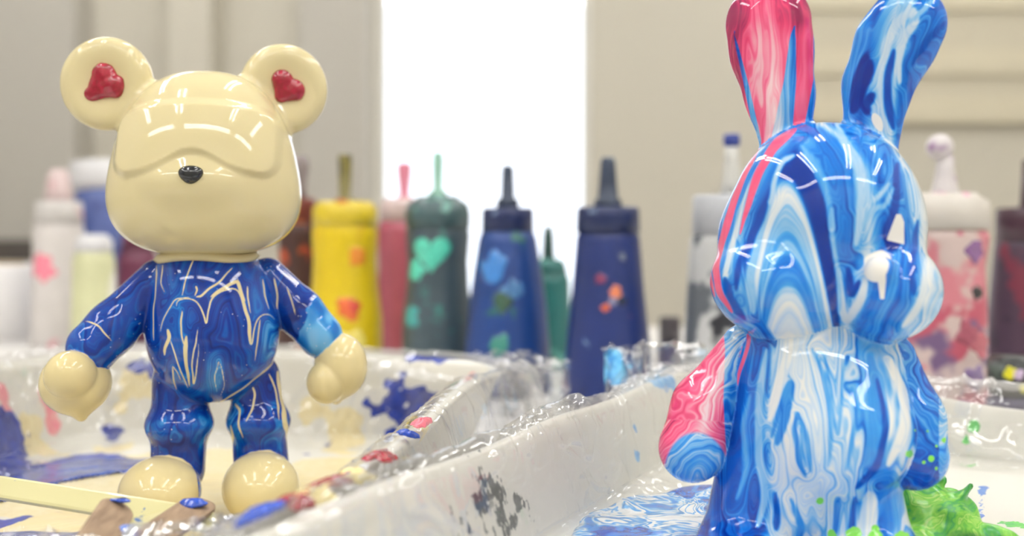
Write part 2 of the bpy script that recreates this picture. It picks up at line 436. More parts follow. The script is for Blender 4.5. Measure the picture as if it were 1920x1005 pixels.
# --- clear film draped over the trays
t = NT('cling_film'); lw = t.n('ShaderNodeLayerWeight', {'Blend': .35}); tr = t.n('ShaderNodeBsdfTransparent', {0: (.99, .99, .99, 1)})
gl = t.n('ShaderNodeBsdfGlossy', {0: (1, 1, 1, 1), 'Roughness': .03}); df = t.n('ShaderNodeBsdfTranslucent', {0: (.9, .9, .9, 1)})
m1 = t.n('ShaderNodeMixShader', {0: .04, 1: tr.outputs[0], 2: df.outputs[0]})
m2 = t.n('ShaderNodeMixShader', {0: t.math('MULTIPLY_ADD', lw.outputs['Fresnel'], .42, .075, clamp=True), 1: m1.outputs[0], 2: gl.outputs[0]})
t.t.links.new(m2.outputs[0], t.out.inputs[0]); M_film = t.m
def ridge(P, seed): return 1-np.abs(noise3(P, seed))*2
def build_film(T, seed, label, lift, bulge=None):
    n = 1100
    prof = [(-1.3, (.15, 0)), (-1.2, (.3, 0)), (-1.0, (.5, 0)), (-.8, (.65, 0)), (-.55, (.8, 0)), (-.4, (.9, .1)), (-.2, (1, .1)), (0, (1, .25)), (.25, (1, .33)), (.55, (1, .3)), (.85, (1, .14)), (1.05, (1, -.1))]
    for i in range(1, 43): u = i/42; prof.append((1.1+1.45*u, (1-u*.9, -.1*(1-u)+.06)))
    for i in range(1, 9): prof.append((2.6+.3*i, (.08-.008*i, .06-.004*i)))
    R = T.grid(prof, n); N = gnormals(R); 
    per = np.arange(n)/n*2*(T.a+T.b)*1.93; row = np.cumsum([0]+[math.hypot(prof[i+1][0]-prof[i][0], (prof[i+1][1][0]-prof[i][1][0])*5) for i in range(len(prof)-1)])
    A, B = np.meshgrid(per, row); 
    # perimeter wraps: use position based coordinates instead
    C = np.stack([R[..., 0]*.55, R[..., 1]*.55, R[..., 2]*.16], -1)
    warp = np.stack([fbm(R*.35, seed+k, 2) for k in range(3)], -1)
    def crease(Pc, sd, wd): return np.exp(-(noise3(Pc, sd)/wd)**2)*sst(-.35, .35, noise3(Pc*.45+31, sd+50))
    w1 = crease(C+warp*.6, seed+5, .13); w2 = crease(C*1.9+warp*.8+9, seed+6, .18); w3 = crease(R*.5+warp*.6, seed+8, .11)
    h = .06+lift*(.17*w1+.09*w2+.12*w3)+.035*np.abs(fbm(R*.3, seed+9, 2))
    outer = 1-sst(4, 11, np.arange(len(prof)))[:, None]
    h = h+outer*(.35+.4*fbm(R*.25, seed+11, 2))*.7
    D = R+N*h[..., None]
    if bulge is not None:
        for (bx, by, s, amp, up) in bulge:
            g = np.exp(-(((R[..., 0]-bx)**2+(R[..., 1]-by)**2)/(2*s*s)))*(1-sst(6, 22, np.arange(len(prof)))[:, None])
            rad = np.stack([R[..., 0], R[..., 1]], -1); rad /= np.linalg.norm(rad, axis=-1, keepdims=True)
            D[..., 0] += rad[..., 0]*g*amp; D[..., 1] += rad[..., 1]*g*amp; D[..., 2] += g*up
    D[..., 2] = np.maximum(D[..., 2], TZ+.05)
    o = mkmesh('cling_film', D.reshape(-1, 3), gridfaces(len(prof), n), M_film, loc=(T.c[0], T.c[1], 0), rotz=T.rot)
    tag(o, label, 'plastic film')
    ca, sa = math.cos(T.rot), math.sin(T.rot); Nn = gnormals(D).reshape(-1, 3)
    return o, T.world(D.reshape(-1, 3)), np.stack([Nn[:, 0]*ca-Nn[:, 1]*sa, Nn[:, 0]*sa+Nn[:, 1]*ca, Nn[:, 2]], -1)
filmL, FLW, FLN = build_film(TL, 21, 'wrinkled clear plastic film draped over the rim of the bear tray', 1.0, [(14.5, 17, 4.0, 2.3, -.4)])
filmR, FRW, FRN = build_film(TR, 41, 'wrinkled clear plastic film lining the tray around the rabbit', 1.2, [(6, 24.5, 7, .3, 1.0)])

# --- thick dabs of paint lying on the film
M_dab = {}
def paint(name, c1, c2=None, rough=.22):
    if name in M_dab: return M_dab[name]
    t = NT('paint_'+name); c = t.coord(); c2 = c2 or tuple(min(255, int(v*1.15)) for v in c1)
    b = t.bsdf(t.ramp(t.noise(c, 180, 3, .6, 1.5), [(.4, c1), (.65, c2)]), rough, .6); M_dab[name] = t.m; return t.m
def dab(Wp, Nn, px, py, L, Wd, ang, h, mat, parent, seed):
    """a small domed smear following the surface at a spot"""
    p = anchors(Wp, Nn, [(px, py)])[0]; k = np.argmin(((Wp-p)**2).sum(1)); near = np.argsort(((Wp-p)**2).sum(1))[:60]
    n = Nn[near].mean(0); n /= np.linalg.norm(n)
    x = np.array([1, 0, 0])-n*n[0]; x /= np.linalg.norm(x); y = np.cross(n, x)
    ca, sa = math.cos(ang), math.sin(ang); ex = x*ca+y*sa; ey = -x*sa+y*ca
    nr, ns = 7, 36; V = []; rng = random.Random(seed)
    ph = [rng.uniform(0, 6.28) for _ in range(4)]
    patch = Wp[np.argsort(((Wp-p)**2).sum(1))[:4000]]
    for i in range(nr+1):
        f = i/nr
        for j in range(ns):
            a = 2*math.pi*j/ns
            rr = 1+.14*math.sin(3*a+ph[0])+.1*math.sin(5*a+ph[1])+.07*math.sin(9*a+ph[2])
            q = p+ex*(L*f*rr*math.cos(a))+ey*(Wd*f*rr*math.sin(a))
            s = patch[np.argsort(((patch-q)**2).sum(1))[:6]].mean(0)
            q = q+n*((s-q)@n)
            V.append(q+n*(h*(1-f*f)**.5*(1+.25*math.sin(4*a+ph[3]))+ (.02 if f < 1 else -.04)))
    F = gridfaces(nr+1, ns).tolist()
    V = np.array(V); o = mkmesh('paint_dab', V, [f_[::-1] for f_ in F], mat)
    return o

# ================================================================== BEAR
BS = 38.89; BX = lambda p: (p-385)/BS; BZ = lambda p: (965-p)/BS
bear = empty('bear_figure', (-14.8, 54, 0.12), 'glossy cream bear figure with red heart ears and marbled blue body', 'figurine', rotz=math.atan2(14.8, 54)); bear.scale = (.965, 1, 1)
HR = math.radians(9); HC = np.array([.06, 0, BZ(311)])
def head_local(P):
    p = P-HC; c, s = math.cos(HR), math.sin(HR)
    return np.stack([p[..., 0]*c-p[..., 1]*s, p[..., 0]*s+p[..., 1]*c, p[..., 2]], -1)
def f_head(P):
    p = head_local(P); x, y, z = p[..., 0], p[..., 1], p[..., 2]
    zn = z/4.45; tp = np.clip(1-.2*zn, .75, 1.22)
    q = 2.5; g = (np.abs(x/(4.48*tp))**q+np.abs(y/(3.95*tp))**q+1e-12)**(1/q)
    f = ((g**2.6+np.abs(zn)**2.6+1e-12)**(1/2.6)-1)*4.0
    zb = -.60+.95*np.exp(-(x/1.55)**2)-.05*x*x*.25; zt = 2.72-.035*x*x
    zm, hf_ = (zt+zb)/2, (zt-zb)/2; qx = np.abs(x)-3.0; qz = np.abs(z-zm)-(hf_-.8)
    dd = np.hypot(np.maximum(qx, 0), np.maximum(qz, 0))+np.minimum(np.maximum(qx, qz), 0)-.8
    m = (1-sst(-.22, .2, dd))*sst(.6, -1.0, y)
    f = f-.26*m
    mz = ell(p, (0, -3.35, -1.05), (2.3, 1.15, 1.15)); f = smin(f, mz, .55)
    return f
EARS = [(np.array([BX(205), .3, BZ(165)]), math.radians(10), 2.2), (np.array([BX(536), .3, BZ(164)]), math.radians(-4), 2.2)]
def ear_local(P, k):
    c, a, R = EARS[k]; p = P-c; ca, sa = math.cos(a), math.sin(a)
    return np.stack([p[..., 0]*ca-p[..., 1]*sa, p[..., 0]*sa+p[..., 1]*ca, p[..., 2]], -1)
def f_ear(P, k):
    p = ear_local(P, k); r = np.sqrt(p[..., 0]**2+p[..., 2]**2)
    f = (((r/2.22)**2.6+np.abs(p[..., 1]/.95)**2.6+1e-12)**(1/2.6)-1)*1.2
    dish = ell(p, (0, -1.15, 0), (1.55, .62, 1.55))
    f = smax(f, -dish, .55)
    return f
def f_bearhead(P): return smin(smin(f_head(P), f_ear(P, 0), .35), f_ear(P, 1), .35)
V, Q, N = surface(f_bearhead, (-7.2, -5.3, 11.6), (6.6, 4.9, 23.2), .1)
lab = np.argmin(np.stack([f_head(V), f_ear(V, 0), f_ear(V, 1)]), 0)
t = NT('cream_glaze'); c = t.coord()
b = t.bsdf(t.mix(t.noise(c, 25, 2), lin((212, 199, 156)), lin((218, 206, 163))), 0.045, 0.0, Subsurface_Weight=.05, Subsurface_Radius=(.004, .003, .001)); M_cream = t.m
ho, e0, e1 = split(V, Q, N, lab, {}, ['head', 'ear', 'ear'], M_cream, bear)
M_red = paint('red', (142, 6, 38), (168, 16, 52), .18)
def heart(k, tip, l1, l2, r, parent):
    c, a, R = EARS[k]
    T = [np.array([BX(q[0])-c[0], -.62, BZ(q[1])-c[2]]) for q in (tip, l1, l2)]
    def f(P):
        p = ear_local(P, k); p = p.copy(); fl = lambda q: (q-np.array([0, -.62, 0]))*np.array([1, 1.9, 1])
        p = fl(p); A = [fl(q) for q in T]
        w = .06*fbm(P*2.2, 3+k, 2) if k == 0 else 0
        return smin(rcone(p, A[0], A[1], .3, r), rcone(p, A[0], A[2], .3, r), .12)+w
    V, Q, N = surface(f, c+np.array([-1.6, -1.9, -1.6]), c+np.array([1.6, .6, 1.6]), .07)
    return mkmesh('heart', V, Q, M_red, parent, normals=N)
heart(0, (182, 186), (205, 152), (220, 170), .62, e0)
heart(1, (528, 180), (530, 151), (553, 168), .55, e1)
M_nose = paint('nose_black', (14, 18, 26), (22, 28, 38), .15)
def f_nose(P):
    p = head_local(P); z = p[..., 2]+.72; p = np.stack([p[..., 0]/(1+.25*np.clip(z/.4, -1, 1)), p[..., 1], p[..., 2]], -1)
    return ell(p, (0, -4.42, -.72), (.55, .36, .42))
Vn, Qn, Nn_ = surface(f_nose, (-1.8, -5.3, 15.2), (.8, -3.2, 17.0), .06); mkmesh('nose', Vn, Qn, M_nose, bear, normals=Nn_)

# --- body
def b_torso(P): return smin(ell(P, (BX(400), -.1, 8.87), (3.28, 2.85, 3.55)), ell(P, (.15, 0, 11.0), (2.75, 2.25, 2.3)), .9)
def b_armL(P): return smin(rcone(P, (-2.3, .1, 11.3), (-4.35, -.2, 9.05), .95, 1.2), rcone(P, (-4.35, -.2, 9.05), (-5.25, -.45, 8.15), 1.2, 1.24), .4)
def b_armR(P):
    P = P-np.array([.12, 0, 0]); return smin(rcone(P, (2.95, .1, 11.35), (4.55, -.1, 9.6), .95, 1.12), rcone(P, (4.55, -.1, 9.6), (5.55, -.4, 8.45), 1.12, 1.12), .4)
def b_handL(P):
    f = smin(ell(P, (-6.0, -.55, 6.55), (1.66, 1.55, 1.5)), ell(P, (-6.12, -1.55, 7.05), (1.2, 1.1, 1.12)), .1)
    return smin(f, rcone(P, (-5.75, -.7, 5.7), (-5.72, -.7, 5.0), .5, .2), .5)
def b_handR(P):
    P = P-np.array([.28, 0, 0])
    f = smin(ell(P, (6.4, -.6, 6.95), (1.35, 1.45, 1.6)), ell(P, (5.62, -1.1, 6.25), (1.0, 1.0, 1.05)), .1)
    return smin(f, rcone(P, (6.17, -.8, 5.9), (6.17, -.8, 5.28), .45, .15), .45)
def b_legL(P): return smin(rcone(P, (-1.15, .3, 6.4), (-1.3, .1, 2.2), 1.4, 1.32), ell(P, (-1.23, -.1, 4.35), (1.66, 1.5, .95)), .5)
def b_legR(P): return smin(rcone(P, (2.45, .3, 6.4), (2.75, .1, 2.2), 1.25, 1.38), ell(P, (2.6, -.1, 4.35), (1.6, 1.5, .95)), .5)
def b_footL(P): return ell(P, (-2.1, -1.3, 1.45), (1.95, 2.2, 1.6))
def b_footR(P): return ell(P, (2.65, -1.5, 1.4), (1.88, 2.2, 1.68))
BP = [b_torso, b_armL, b_armR, b_handL, b_handR, b_legL, b_legR, b_footL, b_footR]
def f_bear(P):
    d = [g(P) for g in BP]
    f = smin(d[0], d[1], .22); f = smin(f, d[2], .22); f = smin(f, d[5], .25); f = smin(f, d[6], .25)
    for k in (3, 4): f = smin(f, d[k], .12)
    for k in (7, 8): f = smin(f, d[k], .15)
    return f
V, Q, N = surface(f_bear, (-8, -4.2, -.4), (8.4, 3.4, 13.6), .1); V, Q, N = subdiv(V, Q, f_bear, .1)
D = np.stack([g(V) for g in BP]); lab = np.argmin(D, 0)
nz = fbm(V*1.3, 5, 3)
cf = np.full(len(V), -2.0)
for arm, hand in ((1, 3), (2, 4), (5, 7), (6, 8)):
    reg = np.minimum(D[arm], D[hand]) <= D.min(0)+1e-6
    v = D[arm]-D[hand]+.12*nz
    if hand == 7:   # a dark run of paint down over the foot
        v = v-1.5*np.exp(-((V[:, 0]+.2)/.22)**2)*(V[:, 2] > 1.2)
    cf = np.where(reg, v, cf)
pk_ = 54/(54+V[:, 1]); PX = 385+V[:, 0]*BS*pk_; PY = 430+(535-V[:, 2]*BS)*pk_
# belly: draped runs of paint, laid out in the bear's own front view
K = .3085; cv_ = lambda L: [(250+x*K, 470+y*K) for x, y in L]
wob = 2.0*noise3(V*1.6, 8); sxp = PX+wob; syp = PY+1.5*noise3(V*1.5+5, 9)
RUNS = [([(262, 350), (270, 312), (330, 296), (392, 322), (428, 400), (440, 465), (455, 385), (478, 305), (540, 255), (622, 240), (662, 290), (690, 400), (716, 585), (732, 590), (745, 480), (772, 420), (802, 400), (842, 412), (872, 445)], 7, 5),
        ([(470, 300), (530, 248), (600, 215), (640, 195), (655, 250), (690, 330)], 12, 16), ([(635, 165), (655, 250), (685, 350), (710, 470), (722, 590)], 5, 17),
        ([(165, 505), (200, 385), (260, 302), (352, 290)], 4, 4), ([(330, 515), (318, 620), (333, 740), (350, 845)], 18, 8), ([(214, 480), (226, 535), (188, 598), (190, 640)], 19, 8),
        ([(226, 540), (262, 640), (300, 760), (342, 850)], 6, 5), ([(395, 468), (386, 560), (366, 620), (362, 740), (372, 835), (394, 700), (396, 570)], 6, 5), ([(240, 700), (246, 780), (262, 850)], 7, 4), ([(240, 700), (270, 740), (292, 800)], 5, 3),
        ([(372, 48), (350, 110), (312, 200), (300, 288)], 6, 5), ([(612, 110), (540, 180), (480, 230), (420, 290), (378, 292)], 7, 10), ([(380, 225), (390, 250), (370, 290)], 10, 6), ([(790, 180), (800, 282), (836, 385)], 5, 4), ([(700, 222), (704, 300), (722, 405)], 7, 4),
        ([(780, 425), (766, 560), (740, 700)], 5, 4), ([(880, 680), (800, 762), (640, 880), (500, 945)], 5, 6), ([(300, 360), (290, 440), (300, 520), (318, 600)], 8, 5), ([(150, 60), (140, 200), (125, 400), (130, 560)], 4, 4), ([(180, 90), (170, 200), (190, 260)], 5, 3),
        ([(520, 680), (545, 740), (560, 830), (530, 900)], 4, 3), ([(520, 680), (500, 780), (505, 880)], 4, 3)]
ln = np.full(len(V), -9.0); dn = np.full(len(V), 99.0)
front = V[:, 1] < .9
for pts, w0, w1 in RUNS:
    o_, d_ = stroke(sxp, syp, cv_(pts), w0*K*.75, w1*K*.75); ln = np.maximum(ln, o_/BS); dn = smin(dn, d_/BS, .25)
flow_t = 3.2*np.sqrt(np.clip(dn, 0, 4)+.02)+.55*fbm(V*np.array([.9, .9, .3]), 12, 2)
flow_o = 2.2*fbm(V*np.array([.6, .6, .28])+4, 15, 3)
isT = sst(-.25, .25, np.minimum(D[1], np.minimum(D[2], np.minimum(D[5], D[6])))-D[0])*front
flow = flow_t*isT+flow_o*(1-isT)
tone = np.where(D[0] <= D.min(0)+.05, .31, .23)+.12*fbm(V*np.array([.8, .8, .22]), 31, 2)
tear = .9-np.hypot((PX-405)/26, (PY-700)/60); tone = tone+.3*sst(0, .5, tear)*front*(D[0] <= D.min(0)+.05)
rgt = .9-np.hypot((PX-508)/22, (PY-640)/60); tone = tone+.2*sst(0, .5, rgt)*front*(D[0] <= D.min(0)+.05)
LEG = [([(522, 700), (532, 760), (545, 850)], 4, 5), ([(470, 720), (482, 745), (476, 775), (462, 800)], 2.5, 2), ([(440, 760), (452, 775), (448, 800), (456, 830)], 3, 2), ([(432, 860), (437, 830), (433, 800)], 3, 2), ([(505, 705), (520, 740), (528, 800)], 2, 2), ([(515, 520), (523, 560), (522, 610)], 2.5, 1.5), ([(540, 540), (552, 575), (560, 600)], 1.5, 1.5), ([(165, 600), (190, 612), (215, 640)], 2, 1.5)]
lo_ = np.full(len(V), -9.0)
for pts, w0, w1 in LEG: lo_ = np.maximum(lo_, stroke(sxp, syp, pts, w0*.8, w1*.8)[0]/BS)
ln = np.where(front, np.where(D[0] <= D.min(0)+1e-6, ln, lo_), -9.0)
ln = np.maximum(ln, np.where(front, -9, .02-np.abs(fbm(V*np.array([.75, .75, .3])+8, 48, 2))*.3))
# pale blue patch on one forearm, brighter shins
pl = sst(-2, 2, PX-592+.40*(PY-562)+5*nz)*sst(552, 562, PY)*(D[2] <= D.min(0)+.25)*(D[0] > .5)
tone = tone*(1-pl)+.64*pl; ln = ln-pl*.5; flow = flow*(1-.93*pl)
tone = tone+.18*sst(.4, -.2, np.abs(V[:, 2]-4.2)-.7+.5*nz)*((lab == 5)|(lab == 6))
t = NT('bear_marbling'); c = t.coord()
fl_ = t.attr('flow'); n1 = t.noise1(fl_, 2.2, 2.0); n2 = t.noise1(fl_, 9.0, 1.0)
tt = t.math('ADD', t.attr('tone'), t.math('ADD', t.math('MULTIPLY', t.math('SUBTRACT', n1, .5), .95), t.math('MULTIPLY', t.math('SUBTRACT', n2, .5), .22)))
col = t.ramp(tt, [(0, (4, 34, 116)), (.22, (5, 52, 150)), (.40, (8, 80, 176)), (.56, (30, 122, 202)), (.72, (98, 172, 226)), (1, (170, 206, 232))])
col = t.mix(t.step(t.attr('line'), -.012, .012), col, lin((226, 212, 164)))
sp = t.n('ShaderNodeTexVoronoi', {'Vector': c, 'Scale': 420.0}).outputs['Distance']
spm = t.math('MULTIPLY', t.step(sp, .13, .09), t.step(t.noise(c, 45, 2), .56, .62))
col = t.mix(spm, col, lin((200, 214, 230)))
col = t.mix(t.step(t.attr('cream'), -.01, .03), col, lin((222, 206, 156)))
t.bsdf(col, .045, 0.0); M_bear = t.m
split(V, Q, N, lab, {'flow': flow, 'tone': tone, 'line': ln, 'cream': cf}, ['torso', 'arm', 'arm', 'hand', 'hand', 'leg', 'leg', 'foot', 'foot'], M_bear, bear)
# cream collar ring between head and body
V, F = lathe([(2.0, 0), (2.45, .08), (2.58, .25), (2.4, .5), (2.0, .6)], 64)
V = [(p[0]*1.0+.1, p[1]*.85, p[2]+12.08+.10*math.sin(3*math.atan2(p[1], p[0])+1)) for p in V]
mkmesh('collar', V, F, M_cream, bear)

# ================================================================== RABBIT
RS = 47.7; RX = lambda p: (p-1545)/RS; RZ = lambda p: (1031-p)/RS
rabbit = empty('rabbit_figure', (12.03, 43.2, 1.44), 'glossy long-eared rabbit figure poured with swirled blue white and pink paint', 'figurine', rotz=-math.atan2(12.03, 43.2)); rabbit.scale = (.981*.965, .981, .981)
def r_head(P):
    f = smin(ell(P, (.05, 0, RZ(408)), (3.8, 3.3, 3.75)), ell(P, (RX(1468), -.75, RZ(528)), (2.9, 2.85, 2.2)), .7)
    f = smin(f, ell(P, (RX(1657), -.75, RZ(540)), (2.15, 2.75, 1.95)), .55)
    f = smin(f, ell(P, (RX(1470), .2, RZ(448)), (2.72, 2.5, 2.5)), .5); f = smin(f, ell(P, (RX(1622), .2, RZ(432)), (2.3, 2.4, 2.4)), .5)
    f = smax(f, -ell(P, (RX(1500), -4.1, RZ(325)), (.75, .8, .75)), .5)
    f = smax(f, -ell(P, (RX(1690), -3.3, RZ(425)), (.5, .8, .7)), .4)
    return smin(f, ell(P, (RX(1642), -3.2, RZ(503)), (.55, .5, .55)), .3)
def flat(P, s=1.75): return P*np.array([1, s, 1])
def chain(P, pts, k=.5):
    f = None
    for (a, ra), (b, rb) in zip(pts, pts[1:]):
        g = rcone(P, a, b, ra, rb); f = g if f is None else smin(f, g, k)
    return f
def r_earL(P):
    f = chain(flat(P), [((RX(1474), .5, RZ(265)), 1.08), ((RX(1460), .7, RZ(170)), 1.36), ((RX(1445), .7, RZ(90)), 1.62), ((RX(1439), .5, RZ(38)), 1.76)])*.75
    return smax(f, -ell(P, (RX(1450), -1.7, RZ(80)), (.95, 1.0, 3.0)), .5)
def r_earR(P):
    f = chain(flat(P), [((RX(1632), .6, RZ(262)), 1.12), ((RX(1645), .8, RZ(160)), 1.3), ((RX(1676), .7, RZ(88)), 1.5), ((RX(1700), .4, RZ(50)), 1.5)])*.75
    return smax(f, -ell(P, (RX(1672), -1.5, RZ(95)), (.8, 1.0, 2.2)), .5)
def r_torso(P):
    f = smin(ell(P, (RX(1535), 0, RZ(690)), (3.3, 2.5, 2.3)), ell(P, (RX(1572), -.5, RZ(800)), (2.95, 2.85, 2.85)), .9)
    return smin(f, ell(P, (RX(1490), .2, RZ(840)), (2.75, 2.3, 4.4)), .7)
def r_armL(P): return chain(P, [((RX(1385), .2, RZ(650)), .75), ((RX(1315), -.3, RZ(770)), 1.25), ((RX(1295), -.7, RZ(845)), 1.4)], .5)
def r_armR(P): return chain(P, [((RX(1680), .3, RZ(665)), .75), ((RX(1706), .3, RZ(780)), 1.25), ((RX(1710), .1, RZ(845)), 1.36)], .5)
def r_legL(P): return smin(rcone(P, (RX(1415), 0, RZ(890)), (RX(1400), -.1, .3), 1.6, 1.85), ell(P, (RX(1395), -1.2, .2), (1.95, 2.4, .95)), .7)
def r_legR(P): return smin(rcone(P, (RX(1600), -.1, RZ(890)), (RX(1625), -.1, .3), 1.75, 1.8), ell(P, (RX(1635), -1.2, .2), (1.95, 2.4, .95)), .7)
RP = [r_head, r_earL, r_earR, r_torso, r_armL, r_armR, r_legL, r_legR]
def f_rab(P):
    d = [g(P) for g in RP]
    f = smin(d[0], d[1], .3); f = smin(f, d[2], .3)
    b = smin(d[3], d[6], .35); b = smin(b, d[7], .35); b = smin(b, d[4], .2); b = smin(b, d[5], .25)
    return smin(f, b, .5)
V, Q, N = surface(f_rab, (-7.2, -4.4, -.7), (5.6, 3.8, 23.2), .1); V, Q, N = subdiv(V, Q, f_rab, .1)
D = np.stack([g(V) for g in RP]); lab = np.argmin(D, 0)
pk_ = 44/(44+V[:, 1]); PX = 1545+V[:, 0]*RS*pk_; PY = 430+(601-V[:, 2]*RS)*pk_
wz = fbm(V*np.array([.5, .5, .22]), 61, 3); wx2 = fbm(V*np.array([.9, .9, .35])+7, 65, 3)
n = len(V); tone = np.full(n, .4); flow = np.zeros(n); amp = np.full(n, .5); pink = np.full(n, -1.0)
H = np.minimum(D[0], np.minimum(D[1], D[2])) < D[3:].min(0)
# --- body strands: hang from the neck, fold into long hairpins
sx = PX+16*wx2+9*np.sin(PY*.012+wz*3)
hair = fbm(np.stack([PX/55, V[:, 1]*.3, PY/520], -1), 70, 2)
flow = sx/60+1.15*hair
tone = np.interp(sx, [1330, 1370, 1400, 1424, 1440, 1470, 1520, 1560, 1600, 1634, 1655, 1672, 1690, 1702, 1716, 1760], [.25, .25, .28, .30, .72, .80, .86, .78, .66, .46, .46, .62, .88, .72, .42, .30])+.12*hair
amp = np.interp(sx, [1370, 1430, 1445, 1630, 1640, 1660, 1680, 1720], [.40, .45, .62, .62, .12, .12, .5, .6])
lowl = sst(880, 960, PY)*sst(1470, 1420, PX); tone = tone-.1*lowl
xb = np.interp(PY, [200, 255, 300, 400, 500, 600, 640, 700, 800, 900, 1005], [1500, 1462, 1418, 1368, 1352, 1372, 1402, 1396, 1378, 1345, 1315])
# left flank ribbons of pink
rib = np.interp(PX-xb+5*wz, [-60, -40, -30, -22, -12, -6, 0, 4, 8, 12, 18, 24, 28, 32, 38, 60], [-.2, -.3, .1, .1, -.4, -.3, -.2, .35, .4, .35, -.3, -.2, .4, .35, -.4, -1])
bodyrib = (PY > 560)&((lab == 3)|(lab == 6)|(lab == 0))
pink = np.where(bodyrib & (PX < 1440), rib-.7*sst(660, 860, PY), pink)
# --- head
hx = PX; hy = PY
arch = ((hx-(1480+(hy-640)*.03))/84)**2+(640-hy)/285.0
inA = sst(1.45, 1.28, arch)*sst(1398, 1412, hx)*sst(1590, 1572, hx)
u_arch = arch*2.6+.10*wx2
t_arch = np.interp(arch, [-.2, .05, .2, .33, .40, .52, .60, .72, .80, .90, .97, 1.02, 1.12, 1.3, 1.45], [.8, .8, .8, .72, .42, .40, .60, .40, .66, .8, .85, .7, .08, .06, .2])
a_arch = np.interp(arch, [0, .9, 1.0, 1.06, 1.4, 1.6], [.45, .45, .3, .05, .08, .4])
# right of the groove: strands bending round, nested V folds
cv = np.interp(hy, [220, 260, 320, 400, 480, 560, 640], [1520, 1575, 1612, 1626, 1622, 1606, 1566])
s2 = hx-cv
u_r = s2/34+.32*fbm(V*np.array([.8, .8, .3])+5, 80, 3)
t_r = np.interp(s2, [-90, -55, -35, -18, -6, 6, 16, 30, 50, 70, 95, 115, 135], [.35, .36, .30, .34, .55, .72, .50, .30, .42, .34, .30, .62, .75])
vv = np.abs(hx-1658)/38-(hy-455)/150.0
inV = sst(1.0, .8, np.abs(hx-1660)/52)*sst(470, 450, hy)*sst(240, 290, hy)
u_r = u_r*(1-inV)+(vv*2.0)*inV
edge = np.interp(hy, [230, 260, 330, 400, 450, 540, 600, 640], [1640, 1680, 1712, 1722, 1735, 1748, 1725, 1690])
inE = sst(-26, -12, hx-edge)
u_r = u_r*(1-inE)+((hx-edge)/14+.3*wx2)*inE; t_r = t_r*(1-inE)+.66*inE
# left ribbons of the head
s3 = hx-xb; inL = sst(58, 44, s3)*sst(235, 270, hy)
u_l = s3/16+.25*wx2
t_l = np.interp(s3, [-60, -30, 0, 24, 34, 48, 70], [.5, .45, .4, .55, .35, .25, .2])
hf = u_r; ht = t_r; ha = np.full(n, .42)
hf = hf*(1-inA)+u_arch*inA; ht = ht*(1-inA)+t_arch*inA; ha = ha*(1-inA)+a_arch*inA
hf = hf*(1-inL)+u_l*inL; ht = ht*(1-inL)+t_l*inL
nose = .52-np.hypot((PX-1643)/RS, (PY-500)/RS*.95)+.16*noise3(V*1.8, 77)
drop = np.maximum(nose, .16-np.abs(hx-(1652+.02*(hy-500)))/RS-.0022*np.clip(hy-525, 0, 99)-np.where((hy > 500)&(hy < 560), 0, 9))
cone = np.minimum((hx-(1662+(430-hy)*.25+4))/RS*.8, np.minimum((1693-hx)/RS, (458-hy-.25*(1693-hx))/RS)); cone = np.where(hy > 400, np.minimum(cone, ((hy-403)*.38-np.abs(hx-1683))/RS+.1), -1)
navy = .6-np.hypot((hx-1672)/34, (hy-440)/62)
white = np.maximum(drop, cone)
white = np.where((lab == 0) & (V[:, 1] < 0), white, -1)
ht = np.where(lab == 0, ht-.55*sst(0, .25, navy), ht); ha = ha*(1-.7*sst(0, .25, navy))
tone = np.where(H, ht, tone); flow = np.where(H, hf, flow); amp = np.where(H, ha, amp)
bl = sst(-.5, .5, (D[3:].min(0)-np.minimum(D[0], np.minimum(D[1], D[2])))*1.4)
pink = np.where((lab == 0)&(hy < 600), np.where(s3 < 55, np.interp(s3+3*wz, [-70, -46, -40, -34, -26, -21, -13, -8, 2, 9, 16, 22, 28, 38, 44, 60], [-.3, .3, .25, -.4, -.4, .4, .45, -.4, -.5, .3, .45, .3, -.4, -.6, -.8, -1])-.9*sst(350, 460, hy)*sst(-5, 4, s3), -1), pink)
# --- ears
eL = lab == 1; eR = lab == 2
cvE = np.interp(hy, [0, 60, 150, 250], [1500, 1487, 1481, 1466])
pE = np.maximum(-1, .9*np.ones(n)); blue_s = 1-np.abs(hx-cvE)/np.interp(hy, [40, 70, 150, 260], [.5, 6, 12, 20]); blue_s = np.where(hy > 45, blue_s, -1)
leftS = 1-np.abs(hx-np.interp(hy, [60, 150, 260], [1374, 1396, 1420]))/np.interp(hy, [55, 80, 160, 260], [.5, 3, 5, 6]); leftS = np.where(hy > 50, leftS, -1)
right = (hx-np.interp(hy, [150, 260], [1522, 1500]))/8-.4
pE = np.where(np.maximum(blue_s, np.maximum(leftS, right+.2*wz)) > 0, -np.maximum(blue_s, np.maximum(leftS, right)), np.minimum(.6, -np.maximum(blue_s, np.maximum(leftS, right))))
pink = np.where(eL, pE, pink)
ue = hx/26+.9*fbm(V*np.array([1.0, 1.0, .22])+3, 90, 3)
tone = np.where(eL, np.interp(hx-(hy*.1), [1340, 1370, 1400, 1430, 1450, 1470, 1500], [.22, .22, .5, .72, .55, .4, .3])+.12*wx2-.2*sst(90, 0, hy), tone)
flow = np.where(eL, ue, flow); amp = np.where(eL, .35, amp)
ax_ = hx-np.interp(hy, [0, 60, 150, 250], [1690, 1672, 1655, 1650])
uR = np.hypot(ax_/26, np.clip(70-hy, 0, 200)/60)*np.sign(ax_+4)*1.1+.5*fbm(V*np.array([.8, .8, .35])+11, 95, 3)
tR = np.interp(ax_, [-80, -55, -38, -20, -6, 8, 18, 30, 60, 90], [.45, .42, .22, .5, .68, .62, .75, .34, .28, .3])
nv = 1-np.hypot((hx-1612-(150-hy)*.25)/16, (hy-150)/55); tR = tR-.5*sst(0, .4, nv)
